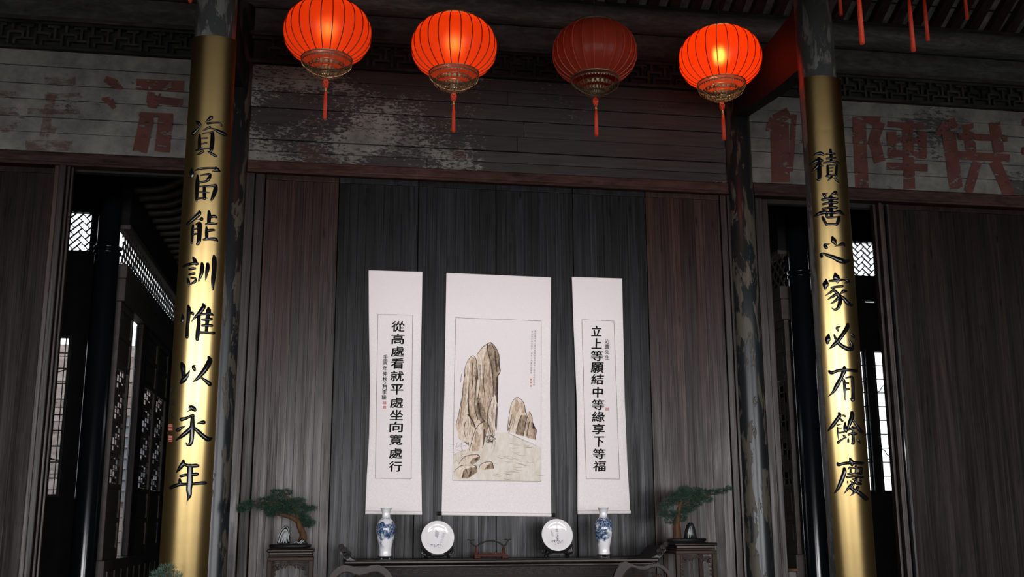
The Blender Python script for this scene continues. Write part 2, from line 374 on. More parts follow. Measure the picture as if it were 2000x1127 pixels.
# fret band: each key unit a piece
fret = empty('wall_fret', (0, 0, 5.2), kind='structure')
fm = MB(); U = .205; r = .010
def bar(mb, x0, x1, z0, z1): mb.bbox(x0, x1, -.045, -.015, z0, z1, .003)
bar(fm, 0, .022, 0, .12); bar(fm, 0, .13, .102, .124); bar(fm, .11, .132, .05, .124); bar(fm, .05, .205, .05, .070); bar(fm, .05, .072, 0, .07); bar(fm, .15, .172, .07, .185); bar(fm, .10, .20, .16, .182); bar(fm, .03, .055, .124, .19)
fmesh = fm.mesh('fret_key')
MB().box(-5, 7, .0, .04, 5.21, 5.44).build('backing_board', M['void'], fret)
x = -4.6
while x < 6.2:
    if not (-2.32 < x+.1 < -2.02 or 2.02 < x+.1 < 2.32):
        link('fret_key', fmesh, M['darkbeam'], fret, loc=(x, 0, 5.215))
    x += U
for z0, z1, y in ((5.185, 5.215, -.06), (5.40, 5.425, -.055), (5.425, 5.46, -.075)):
    MB().bbox(-9, 9, y, .05, z0, z1, .005).build('ledge', M['darkbeam'], fret)
MB().bbox(-9, 9, -.02, .05, 5.46, 5.69, .004).build('top_board', M['greybeam'], wall_back)
pu = MB().tube([(-9+i*.5, -.06, 5.80) for i in range(37)], .115, 20); pu.build('trim_4', M['greybeam'], kind='structure', smooth=True)
MB().bbox(-9, 9, -.05, .05, 5.90, 5.97, .01).build('trim_5', M['darkbeam'], kind='structure')

# painted characters on the lime-washed boards (flat paint, lifted half a millimetre)
def stroke_mesh(mb, pts, S, h=.0, prof=((-1, 0), (1, 0)), n=6, cap=True):
    """pts: (x,y,w) in picture units, S maps x,y,h to space; raised rounded ribbon"""
    P = crv(pts, n); L_ = []
    def nrm(i):
        a = P[max(i-1, 0)]; b = P[min(i+1, len(P)-1)]; dx, dy = b[0]-a[0], b[1]-a[1]; l = math.hypot(dx, dy) or 1
        return dx/l, dy/l
    rows = []
    t0 = nrm(0); t1 = nrm(len(P)-1)
    if cap:
        p = P[0]; w_ = p[2]/2
        for k_ in (90, 60, 30): a = math.radians(k_); rows.append((p[0]-t0[0]*w_*math.sin(a), p[1]-t0[1]*w_*math.sin(a), w_*max(math.cos(a), .05), t0))
    for i, p in enumerate(P): rows.append((p[0], p[1], max(p[2], .003)/2, nrm(i)))
    if cap:
        p = P[-1]; w_ = p[2]/2
        for k_ in (30, 60, 90): a = math.radians(k_); rows.append((p[0]+t1[0]*w_*math.sin(a), p[1]+t1[1]*w_*math.sin(a), w_*max(math.cos(a), .05), t1))
    vs = []; m = len(prof); wm = max(q[2] for q in rows)
    for (x_, y_, hw, (tx, ty)) in rows:
        for (o_, hh) in prof:
            vs.append(S(x_-ty*hw*o_, y_+tx*hw*o_, h*hh*min(1, .35+.65*hw/wm) if h else 0))
    fs = [(j*m+i, j*m+i+1, (j+1)*m+i+1, (j+1)*m+i) for j in range(len(rows)-1) for i in range(m-1)]
    mb.add(vs, fs)
def flatS(Y, sx, sy, ox, oy):
    def S(x_, y_, h): return at(ox+x_/sx, oy+y_/sy, Y-h)[:]
    return S
def paint_char(strokes, S, name, mat, parent):
    mb = MB()
    k_ = 0
    for s in strokes:
        for a, b in zip(s[:-1], s[1:]):
            k_ += 1; stroke_mesh(mb, [a, b], lambda x_, y_, h, k_=k_: (lambda q: (q[0], q[1]-.0004*k_, q[2]))(S(x_, y_, h)), n=1, cap=False)
    return mb.build(name, mat, parent)
S1 = flatS(-.022, 3.315, 3.315, 0, 0)
paint_char([[(680, 510, 40), (740, 540, 60), (790, 575, 20)], [(660, 640, 20), (710, 650, 50), (740, 700, 30)], [(880, 545, 70), (1190, 560, 70)], [(950, 640, 50), (1180, 665, 50)], [(1000, 600, 90), (985, 700, 60)], [(955, 740, 90), (905, 985, 95)], [(1075, 740, 95), (1050, 985, 100)], [(900, 740, 30), (1120, 750, 30)]], S1, 'painted_character', M['redpaint'], wall_back)
paint_char([[(290, 520, 40), (490, 525, 50)], [(290, 625, 30), (520, 610, 25)], [(180, 720, 40), (520, 725, 30)], [(335, 600, 60), (285, 885, 60)], [(165, 940, 70), (470, 945, 65)], [(310, 830, 50), (360, 850, 50)]], S1, 'painted_character', M['redfaint'], wall_back)
paint_char([[(0, 600, 30), (100, 620, 50)], [(0, 720, 50), (110, 715, 40)], [(0, 840, 50), (110, 825, 40)]], S1, 'painted_character', M['redfaint'], wall_back)
S2 = flatS(-.022, 2.683, 2.683, 1480, 0)
paint_char([[(165, 590, 60), (90, 630, 60), (45, 685, 10)], [(115, 640, 95), (120, 955, 95)], [(190, 600, 30), (175, 900, 20)]], S2, 'painted_character', M['redpaint'], wall_back)
paint_char([[(530, 610, 70), (547, 985, 70)], [(560, 625, 30), (640, 640, 60), (600, 760, 50)], [(610, 740, 60), (640, 850, 60)], [(680, 650, 30), (870, 665, 30)], [(700, 730, 30), (870, 740, 30)], [(680, 800, 35), (880, 815, 35)], [(675, 870, 40), (890, 880, 40)], [(785, 640, 55), (795, 990, 60)], [(700, 690, 50), (705, 830, 40)], [(860, 690, 50), (865, 830, 40)]], S2, 'painted_character', M['redpaint'], wall_back)
paint_char([[(1040, 640, 50), (990, 660, 60), (935, 705, 20)], [(1000, 690, 70), (1040, 990, 70)], [(1100, 650, 60), (1120, 800, 55)], [(1240, 640, 60), (1265, 800, 55)], [(1050, 715, 35), (1310, 725, 35)], [(1050, 815, 45), (1320, 830, 40)], [(1150, 850, 50), (1100, 1010, 50)], [(1240, 845, 60), (1320, 1025, 60)]], S2, 'painted_character', M['redpaint'], wall_back)
paint_char([[(1390, 640, 40), (1480, 650, 60)], [(1385, 790, 40), (1500, 800, 50)], [(1430, 650, 50), (1420, 1000, 50)]], S2, 'painted_character', M['redpaint'], wall_back)
S0 = flatS(-.022, 4.0, 4.0, 460, 100)
paint_char([[(480, 760, 90), (560, 800, 130), (640, 830, 60)], [(640, 820, 70), (780, 830, 60)], [(1700, 800, 70), (1800, 830, 80)]], S0, 'painted_character', M['redfaint'], wall_back)

# ------------------------------------------------------------------ door leaves with planks
def leaf(k, x0, x1, z1, n, mat, z0=0.0, frame=True):
    d = empty('door_%d' % k, (x0, 0, z0), kind='structure')
    MB().box(x0+.003, x1-.003, .022, .05, z0, z1).build('back_panel', M['void'], d)
    ws = [random.uniform(.8, 1.2) for _ in range(n)]; s = sum(ws); a = x0+.004; zt = z1-.045 if frame else z1
    for w_ in ws:
        b = a+(x1-x0-.008)*w_/s; y = random.uniform(-.0012, .0012)
        MB().bbox(a+.0004, b-.0004, y-.004, .022, z0, zt-.002, .0009).build('plank', mat, d)
        a = b
    if frame: MB().bbox(x0+.003, x1-.003, -.008, .024, zt, z1, .004).build('top_rail', mat, d)
    return d
ZT = 4.232
xs = [-1.90]+[at(px, 370).x for px in (662.5, 817.8, 968.6, 1117.4, 1258.9)]+[1.97]
for i in range(6):
    leaf(i+1, xs[i], xs[i+1], ZT, 9, M['plank_side'] if i in (0, 5) else M['plank_mid'])
# stiles between the leaves and the columns
for k, (x0, x1, y) in enumerate(((-2.06, -1.985, -.03), (-1.98, -1.905, -.015), (1.975, 2.03, -.015), (2.032, 2.075, -.03))):
    MB().bbox(x0, x1, y, .05, 0, ZT, .006).build('trim_%d' % (6+k), M['jamb'], kind='structure')
# side leaves
leaf(7, -8.9, -3.53, 4.2, 40, M['plank_far']); leaf(8, 3.56, 8.9, 4.22, 40, M['plank_far'])
k = 10
for (x0, x1, y0) in ((-3.53, -3.49, -.03), (-3.488, -3.44, -.055), (-3.438, -3.415, -.02), (-3.413, -3.392, .0), (3.412, 3.44, -.0), (3.442, 3.475, -.045), (3.478, 3.505, -.02), (3.525, 3.56, -.02), (2.29, 2.36, -.02), (2.362, 2.42, .0), (-2.42, -2.29, -.02)):
    MB().bbox(x0, x1, y0, .06, 0, 4.22, .007).build('trim_%d' % k, M['jamb'], kind='structure'); k += 1

tag(MB().tube([(3.515, -.03, 0), (3.515, -.03, 4.2)], .011, 12).build('door_track_rod', M['lacq_black'], smooth=True), 'thin glossy black vertical rod at the edge of the right plank leaf', 'rod')
# ------------------------------------------------------------------ rear rooms behind the side openings
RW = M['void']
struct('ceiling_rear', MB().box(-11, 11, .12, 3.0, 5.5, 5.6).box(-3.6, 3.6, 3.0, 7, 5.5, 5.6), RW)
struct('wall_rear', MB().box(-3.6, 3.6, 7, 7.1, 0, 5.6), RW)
def side_wall(sx, k):
    """partition running back from the black column, lattice transom over open lattice doors"""
    X = sx*3.335
    root = empty('wall_side_%s' % ('left' if sx < 0 else 'right'), (X, 1.7, 0), kind='structure')
    Y0, Y1 = 1.80, 6.9; z0, z1 = 3.86, 4.20
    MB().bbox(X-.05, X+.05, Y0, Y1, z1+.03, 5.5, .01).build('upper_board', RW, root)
    MB().bbox(X-.06, X+.06, Y0, Y1, z1, z1+.05, .01).build('rail', M['lattice'], root)
    MB().bbox(X-.06, X+.06, Y0, Y1, z0-.14, z0, .01).build('rail', M['lattice'], root)
    # transom: rows of crossed slats (basket lattice)
    H_ = z1-z0; n = int((Y1-Y0)/.13); d_ = .007
    for i in range(-3, n):
        for sg_ in (1, -1):
            ya = Y0+i*.13; yb = ya+H_; 
            if sg_ > 0: a, b = (ya, z0), (yb, z1)
            else: a, b = (ya, z1), (yb, z0)
            if a[0] < Y0: t_ = (Y0-a[0])/H_; a = (Y0, a[1]+(b[1]-a[1])*t_)
            if b[0] > Y1: t_ = (b[0]-Y1)/H_; b = (Y1, b[1]-(b[1]-a[1])*t_)
            if b[0]-a[0] < .03: continue
            o_ = .0 if sg_ > 0 else .014
            vs = [(X+dx, p[0]+dy, p[1]+dz) for p in (a, b) for dx in (-.010+o_*.5, .001+o_*.5) for dy, dz in ((-d_, d_*sg_), (d_, -d_*sg_))]
            MB().add(vs, [(0, 1, 3, 2), (4, 6, 7, 5), (0, 4, 5, 1), (2, 3, 7, 6), (0, 2, 6, 4), (1, 5, 7, 3)]).build('lattice_bar', M['lattice'], root)
    MB().bbox(X-.055, X+.055, Y0, Y1, 3.5, z0-.14, .01).build('rail', M['lattice'], root)
    return root
wl = side_wall(-1, 0); wr = side_wall(1, 1)
def lattice_door(name, X, y0, y1, z0, z1, label, rotz=0, mirror=1):
    """carved lattice door in the plane x=X running along y (rotz turns it about its hinge)"""
    root = empty(name, (X, y0, z0), label, 'door'); root.rotation_euler = (0, 0, rotz)
    W = y1-y0; H = z1-z0
    def P(name_, mb, m): 
        o = link(name_, mb.mesh(name_), m); o.parent = root; return o
    for a, b in ((0, .055), (W-.055, W)): P('stile', MB().bbox(-.025, .025, a, b, 0, H, .006), M['lattice'])
    for a, b in ((0, .10), (H*.14, H*.14+.05), (H*.27, H*.27+.05), (H*.74, H*.74+.05), (H*.86, H*.86+.05), (H-.07, H)): P('rail', MB().bbox(-.024, .024, .055, W-.055, a, b, .005), M['lattice'])
    for a, b in ((.10, H*.14), (H*.14+.05, H*.27), (H*.74+.05, H*.86), (H*.86+.05, H-.07)):
        q = MB().bbox(-.008, .008, .055, W-.055, a, b, .003); q.bbox(-.016, .016, .10, W-.10, a+.035, b-.035, .006); P('panel', q, M['lattice'])
    za, zb = H*.27+.05, H*.74; n = 5; m = 18; lb = MB()
    for i in range(1, n): y = .055+(W-.11)*i/n; lb.bbox(-.004, .004, y-.007, y+.007, za, zb, .001)
    P('lattice', lb, M['lattice']); lb = MB()
    for j in range(1, m):
        z = za+(zb-za)*j/m; i0 = (j*2) % n
        for i in range(n):
            if (i+j*2) % 5 != 0: lb.bbox(-.004, .004, .055+(W-.11)*i/n, .055+(W-.11)*(i+1)/n, z-.006, z+.006, .002)
    P('lattice', lb, M['lattice'])
    ro = MB()
    for j in range(0, m, 1):
        for i in range(n):
            if (i*3+j*2) % 5 not in (0, 3): ro.bbox(-.003, .003, .055+(W-.11)*(i+.08)/n, .055+(W-.11)*(i+.92)/n, za+(zb-za)*(j+.12)/m, za+(zb-za)*(j+.88)/m, .004)
    P('carved_infill', ro, M['lattice']); return root
DZ0, DZ1 = 1.12, 3.5
lattice_door('lattice_door', -3.335, 1.82, 2.50, DZ0, DZ1, 'carved lattice door just behind the black post, seen left of the bright gap')
lattice_door('lattice_door', -3.335, 3.32, 4.12, DZ0, DZ1, 'carved lattice door right of the bright gap, left side passage')
lattice_door('lattice_door', -3.335, 4.14, 4.95, DZ0, DZ1, 'farthest carved lattice door of the left side passage')
lattice_door('lattice_door', 3.335, 1.82, 2.5, DZ0, DZ1, 'narrow carved lattice door beside the black post in the right passage')
lattice_door('lattice_door', 3.335, 2.52, 3.2, DZ0, DZ1, 'second carved lattice door deeper in the right passage')
for sx in (-1, 1):
    X = sx*3.335; rt_ = wl if sx < 0 else wr
    MB().bbox(X-.05, X+.05, 1.80, 6.9, 0, 1.12, .01).build('sill_wall', M['lattice'], rt_)
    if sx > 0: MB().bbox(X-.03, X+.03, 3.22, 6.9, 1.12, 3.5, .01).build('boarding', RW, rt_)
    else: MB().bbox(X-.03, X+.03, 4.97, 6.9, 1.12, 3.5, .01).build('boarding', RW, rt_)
for q_, (a, b) in enumerate(((3.02, 3.09), (3.10, 3.18), (3.19, 3.30))): MB().bbox(-3.37-.02*q_, -3.30, a, b, 1.12, 3.5, .008).build('door_post', M['jamb'], wl)
for q_ in range(9): MB().bbox(-3.285, -3.27, 1.9+q_*.34, 2.14+q_*.34, .86, 1.02, .004).build('sill_panel', M['lattice'], wl)
# glossy black posts with neck rings
for X, lab in ((-3.446, 'glossy black round post in the left side passage'), (3.455, 'glossy black round post in the right side passage')):
    rp = empty('lacquered_post', (X, 1.7, 0), lab, 'post')
    MB().lathe([(.112, 0), (.112, 3.90), (.10, 3.93), (.10, 4.9), (.10, 5.5)], 32, (X, 1.7, 0)).build('shaft', M['lacq_black'], rp, smooth=True)
    for dz in (0, .05): MB().lathe([(.105+.022*math.cos(a*PI/6), 3.93+dz+.02*math.sin(a*PI/6)) for a in range(-3, 4)], 32, (X, 1.7, 0)).build('neck_ring', M['lacq_black'], rp, smooth=True)
# rear partition walls with windows at Y=3, outside the side walls
def partition(sx):
    Y = 3.0
    nm = 'wall_partition_%s' % ('left' if sx < 0 else 'right')
    root = empty(nm, (sx*5, Y, 0), kind='structure')
    if sx < 0: wx = [(-4.32, -3.905)]; hb = (4.262, 4.68); tw = [(-4.36, -4.03)]; tz = (1.735, 3.33); xa, xb = -11, -3.72
    else: hb = (4.287, 4.70); wx = [(4.60, 5.03)]; tw = [(4.60, 4.80), (4.92, 5.14)]; tz = (1.78, 3.375); xa, xb = 3.6, 11
    # solid pieces around the openings
    W0 = min(wx[0][0], tw[0][0]); W1 = max(wx[0][1], tw[-1][1])
    b = MB(); T = .06
    b.box(xa, W0, Y, Y+T, 0, 5.5); b.box(W1, xb, Y, Y+T, 0, 5.5)
    b.box(W0, W1, Y, Y+T, hb[1], 5.5); b.box(W0, W1, Y, Y+T, 0, tz[0])
    if sx < 0: b.box(W0, W1, Y, Y+T, tz[1], hb[0])
    else: b.box(W0, 4.86, Y, Y+T, tz[1], hb[0]); b.box(4.86, 5.0, Y, Y+T, tz[1], 3.968); b.box(4.86, 5.0, Y, Y+T, 3.985, hb[0]); b.box(5.0, W1, Y, Y+T, tz[1], hb[0])
    if wx[0][0] > W0: b.box(W0, wx[0][0], Y, Y+T, hb[0], hb[1])
    if wx[0][1] < W1: b.box(wx[0][1], W1, Y, Y+T, hb[0], hb[1])
    ed = [W0]+[q for p in tw for q in p]+[W1]
    for i in range(0, len(ed), 2):
        if ed[i+1]-ed[i] > .005: b.box(ed[i], ed[i+1], Y, Y+T, tz[0], tz[1])
    b.build('boarding', RW, root)
    # herringbone lattice
    wn = empty('window_%d' % (1 if sx < 0 else 2), (wx[0][0], Y, hb[0]), kind='structure')
    x0, x1 = wx[0]; z0, z1 = hb; u_ = .055; th = .0055; c45 = math.sqrt(.5)
    def clipseg(a, b):
        t0, t1 = 0., 1.; dx, dz = b[0]-a[0], b[1]-a[1]
        for p_, q_ in ((-dx, a[0]-x0), (dx, x1-a[0]), (-dz, a[1]-z0), (dz, z1-a[1])):
            if abs(p_) < 1e-9:
                if q_ < 0: return None
            else:
                r_ = q_/p_
                if p_ < 0: t0 = max(t0, r_)
                else: t1 = min(t1, r_)
        return ((a[0]+dx*t0, a[1]+dz*t0), (a[0]+dx*t1, a[1]+dz*t1)) if t1-t0 > .12 else None
    def W(i, j): return ((x0+x1)/2+(i-j)*u_*c45*sx, (z0+z1)/2+(i+j)*u_*c45)
    for i in range(-12, 13):
        for j in range(-12, 13):
            t_ = (i-j) % 4
            for cond, a, b in ((t_ != 0, W(i+1, j), W(i+1, j+1)), (t_ != 3, W(i, j+1), W(i+1, j+1))):
                if not cond: continue
                sg_ = clipseg(a, b)
                if not sg_: continue
                a, b = sg_; nx, nz = -(b[1]-a[1]), (b[0]-a[0]); l = math.hypot(nx, nz)
                if l < .004: continue
                nx *= th/l; nz *= th/l
                MB().prism([(a[0]+nx, a[1]+nz), (b[0]+nx, b[1]+nz), (b[0]-nx, b[1]-nz), (a[0]-nx, a[1]-nz)], Y-.005, Y+.02).build('lattice_bar', M['lattice_blk'], wn)
    fr = MB(); 
    for (a, b_, c, d) in ((x0-.02, x1+.02, z0-.02, z0), (x0-.02, x1+.02, z1, z1+.02), (x0-.02, x0, z0, z1), (x1, x1+.02, z0, z1)): fr.bbox(a, b_, Y-.02, Y+.03, c, d, .003)
    fr.build('window_frame', M['lattice_blk'], wn)
    # tall casements
    for q, (a, c) in enumerate(tw):
        w2 = empty('window_%d' % ((3 if sx < 0 else 4)+q), (a, Y, tz[0]), kind='structure')
        f2 = MB()
        for (p0, p1, p2, p3) in ((a-.03, a, tz[0]-.03, tz[1]+.03), (c, c+.03, tz[0]-.03, tz[1]+.03), (a, c, tz[0]-.03, tz[0]), (a, c, tz[1], tz[1]+.03)) if True else (): f2.bbox(p0, p1, Y-.02, Y+.04, p2, p3, .004)
        f2.build('window_frame', M['lattice_blk'], w2)
        xi = a+.06 if (q == 0) == (sx > 0) or sx < 0 and False else c-.06
        n = 10
        for j in range(1, n):
            z = tz[0]+(tz[1]-tz[0])*j/n
            MB().bbox(a, c, Y, Y+.02, z-.006, z+.006, .002).build('glazing_bar', M['lattice_blk'], w2)
        for z in (tz[0]+(tz[1]-tz[0])*.25, tz[0]+(tz[1]-tz[0])*.75):
            sgn = 1 if z < 2.6 else -1
            pts = crv([(a, Y+.01, z+sgn*.07), (a+(c-a)*.2, Y+.01, z+sgn*.055), (a+(c-a)*.32, Y+.01, z+sgn*.01), (a+(c-a)*.55, Y+.01, z-sgn*.02), (c, Y+.01, z-sgn*.07)], 5)
            MB().tube(pts, .006, 6).build('curved_bar', M['lattice_blk'], w2)
        MB().bbox(c-.035, c-.027, Y, Y+.02, tz[0], tz[1], .002).build('glazing_bar', M['lattice_blk'], w2)
partition(-1); partition(1)
# pale plank wall of the neighbouring building, outdoors
nb = empty('wall_outdoor', (-4.6, 8, 0), kind='structure')
z = .3
while z < 3.95:
    h_ = random.uniform(.16, .22); MB().bbox(-6.4, -3.36, 8+random.uniform(-.01, .01), 8.05, z, z+h_-.008, .004).build('plank', M['palewood'], nb); z += h_
MB().box(-6.4, -3.36, 8.055, 8.09, .3, 4.0).build('sheathing', M['palewood'], nb)
# small window in it seen through the door gap
wn = empty('window_6', (-4.15, 7.95, 1.9), kind='structure')
MB().box(-4.45, -3.7, 7.955, 7.965, 1.75, 3.0).build('glass', plain('dim_window_glass', (.35, .36, .38), .2), wn)
for zz in [1.75+i*.155 for i in range(9)]: MB().bbox(-4.45, -3.7, 7.93, 7.96, zz, zz+.02, .003).build('glazing_bar', M['palewood'], wn)
for xx in (-4.45, -4.2, -3.95, -3.72): MB().bbox(xx, xx+.02, 7.93, 7.96, 1.75, 3.0, .003).build('glazing_bar', M['palewood'], wn)
# curved rafters of the rear canopy
cr = empty('ceiling_canopy', (-3, 3, 5), kind='structure')
for i in range(16):
    y = 1.9+i*.27
    pts = crv([(-3.28, y, 4.62), (-3.0, y, 4.66), (-2.75, y, 4.80), (-2.3, y, 5.0), (-1.9, y, 5.06), (-1.4, y, 5.06)], 5)
    MB().tube(pts,   .035, 8).build('rafter', M['lattice'], cr, smooth=True)

# ------------------------------------------------------------------ columns
def column(x, y, r, mat, lab, z1=6.4):
    o = MB().lathe([(r*1.02, 0), (r*1.02, 1), (r, 3), (r*.985, z1), (0, z1)], 40, (x, y, 0)).build('timber_column', mat, smooth=True)
    return tag(o, lab, 'column')
column(XL, 0, .118, M['col_back'], 'dark flaking round column against the back wall, left end of the plank screen', 5.75)
column(XR, 0, .118, M['col_back'], 'dark flaking round column against the back wall, right end of the plank screen', 5.75)
FY = -1.6
column(-2.165, FY, .136, M['col_front'], 'grey weathered round column carrying the left brass couplet plaque', 6.6)
column(2.175, FY, .136, M['col_front'], 'grey weathered round column carrying the right brass couplet plaque', 6.6)
# brace from back column to front column, curved underside
for X, lab in ((XR, 'dark curved tie beam from the right back column towards the front column'), (XL, 'dark curved tie beam from the left back column towards the front column')):
    poly = crv([(-.1, 4.93), (-.5, 4.88), (-1.0, 4.82), (-1.48, 4.79)], 4)
    mb = MB(); n = len(poly); top = 5.20
    vs = [(X-.06, y, z) for y, z in poly]+[(X+.06, y, z) for y, z in poly]+[(X-.06, y, top-.06*y) for y, z in poly]+[(X+.06, y, top-.06*y) for y, z in poly]
    fs = []
    for i in range(n-1):
        fs += [(i, i+1, n+i+1, n+i), (2*n+i, 3*n+i, 3*n+i+1, 2*n+i+1), (i, 2*n+i, 2*n+i+1, i+1), (n+i, n+i+1, 3*n+i+1, 3*n+i)]
    fs += [(0, n, 3*n, 2*n), (n-1, 3*n-1, 4*n-1, 2*n-1)]
    mb.add(vs, fs); tag(mb.build('tie_beam', M['apron']), lab, 'beam')

#==PLAQUES==
def cylS(cx, cy, R_):
    def S(px, py, h):
        d = ray(px, py); ox, oy = CAM.x-cx, CAM.y-cy
        a = d.x**2+d.y**2; b = 2*(ox*d.x+oy*d.y); c = ox*ox+oy*oy-R_*R_; D_ = b*b-4*a*c
        t_ = (-b-math.sqrt(max(D_, 0)))/(2*a); p = CAM+d*t_
        n_ = Vector((p.x-cx, p.y-cy, 0)).normalized(); q = p+n_*h
        return (q.x, q.y, q.z)
    return S
DOME = ((-1, 0), (-.72, .72), (0, 1), (.72, .72), (1, 0))
#==CHARS==
LCH = [
 (360,220,[[(255,185,20),(310,225,80),(360,265,40)],[(385,270,15),(310,345,45),(200,460,70)],[(590,110,80),(540,150,60),(460,215,12)],[(515,235,50),(640,225,40),(770,225,35),(820,285,45)],[(560,320,50),(480,360,40),(405,400,10)],[(585,340,20),(720,395,60),(820,445,80),(920,490,60)],[(340,490,40),(335,600,65),(335,800,70)],[(410,465,30),(520,440,25),(620,440,60)],[(620,450,70),(620,600,85),(600,780,80),(585,850,50)],[(370,570,30),(500,560,35)],[(370,690,30),(490,670,35)],[(260,835,30),(360,800,60),(460,790,35),(570,790,40)],[(410,855,50),(340,900,45),(275,940,8)],[(515,850,20),(600,900,55),(700,960,45)]]),
 (355,312,[[(220,200,30),(220,290,85),(215,375,50)],[(300,240,20),(400,200,45),(560,185,40),(720,185,40)],[(750,165,30),(770,210,90),(850,260,20)],[(670,255,15),(760,240,50),(840,260,20)],[(350,350,40),(345,500,85),(335,700,80),(325,890,50)],[(425,345,30),(520,320,35),(610,320,50),(630,350,50),(590,420,75),(550,470,45),(380,500,45)],[(380,590,30),(560,585,45),(730,570,60)],[(740,570,70),(745,650,90),(700,780,80),(650,890,40)],[(495,600,60),(500,720,70),(500,850,70)],[(360,715,30),(480,715,35),(610,725,20)],[(330,860,40),(450,845,40),(580,850,15)]]),
 (350,400,[[(440,130,30),(440,190,90),(340,290,75),(190,420,60)],[(350,330,12),(430,320,15),(490,315,80)],[(305,450,45),(290,600,60),(280,840,50)],[(385,430,50),(440,420,90),(450,480,95),(445,650,90),(430,800,90),(400,880,40),(380,850,20)],[(310,540,40),(400,520,40)],[(300,660,40),(375,635,40)],[(655,145,50),(660,250,80),(650,400,70)],[(690,270,60),(770,250,60),(815,280,40)],[(590,430,45),(700,410,55),(820,420,35)],[(600,495,40),(605,600,70),(605,740,65)],[(640,570,60),(740,555,50),(775,560,35)],[(540,765,45),(680,750,60),(800,760,70),(850,805,20)]]),
 (340,485,[[(420,200,40),(450,260,80),(490,340,70)],[(215,400,50),(300,360,60),(420,335,55),(520,340,50)],[(340,460,45),(400,445,55),(465,440,40)],[(335,580,40),(390,565,50),(445,555,50)],[(300,670,35),(320,740,60),(335,820,25)],[(375,655,25),(440,655,50),(480,680,40),(450,740,60),(400,765,40),(330,800,35)],[(615,330,50),(620,420,85),(600,560,75),(540,720,30)],[(740,345,60),(740,430,85),(715,560,60),(695,700,20)],[(875,170,50),(885,250,95),(880,500,95),(860,700,85),(850,905,40)]]),
 (340,580,[[(185,370,10),(190,450,55),(180,535,60)],[(315,200,50),(325,280,85),(310,500,75),(290,700,70),(285,880,70)],[(350,350,50),(410,360,60),(420,390,40)],[(640,160,50),(650,220,90),(560,350,80),(460,450,50),(380,545,10)],[(540,420,80),(540,600,80),(520,800,85),(510,930,75)],[(755,245,50),(760,300,100),(740,450,85),(725,600,75),(710,770,65)],[(560,390,50),(680,375,50),(800,375,70),(860,400,30)],[(620,500,45),(720,500,60),(820,490,60)],[(620,630,45),(720,625,55),(825,630,60)],[(550,775,55),(700,785,45),(875,795,60)]]),
 (335,680,[[(225,335,60),(245,400,110),(260,520,90),(270,640,80)],[(210,760,60),(270,690,110),(350,590,70),(405,485,10)],[(530,378,12),(480,400,60),(500,460,70),(515,495,40)],[(820,205,60),(840,280,110),(760,440,110),(660,570,90),(560,680,60),(475,735,20)],[(620,630,30),(700,680,50),(790,750,80),(840,790,90)]]),
 (330,785,[[(405,210,10),(460,180,40),(470,110,70),(540,150,100),(570,180,70)],[(280,385,80),(380,360,60),(480,310,50),(530,300,60)],[(525,300,70),(515,450,90),(510,600,100),(500,800,90),(470,920,80),(410,950,50),(375,895,12)],[(370,525,8),(260,580,60),(195,620,80)],[(510,530,60),(420,640,90),(300,740,80),(150,850,20)],[(610,480,12),(700,455,60),(760,450,85)],[(540,545,40),(640,650,80),(760,760,90),(860,820,95),(930,805,50)]]),
 (320,890,[[(430,110,50),(410,190,90),(340,290,70),(275,375,15)],[(440,190,60),(560,225,70),(700,220,80),(750,225,60)],[(580,240,110),(575,400,120),(570,600,125),(555,750,115),(560,880,90),(515,995,20),(510,1085,8)],[(375,450,60),(500,425,60),(700,410,75),(740,405,60)],[(350,525,50),(360,600,75)],[(160,705,70),(260,660,75),(400,630,60),(600,625,50),(800,605,65),(910,600,70)]]),
]
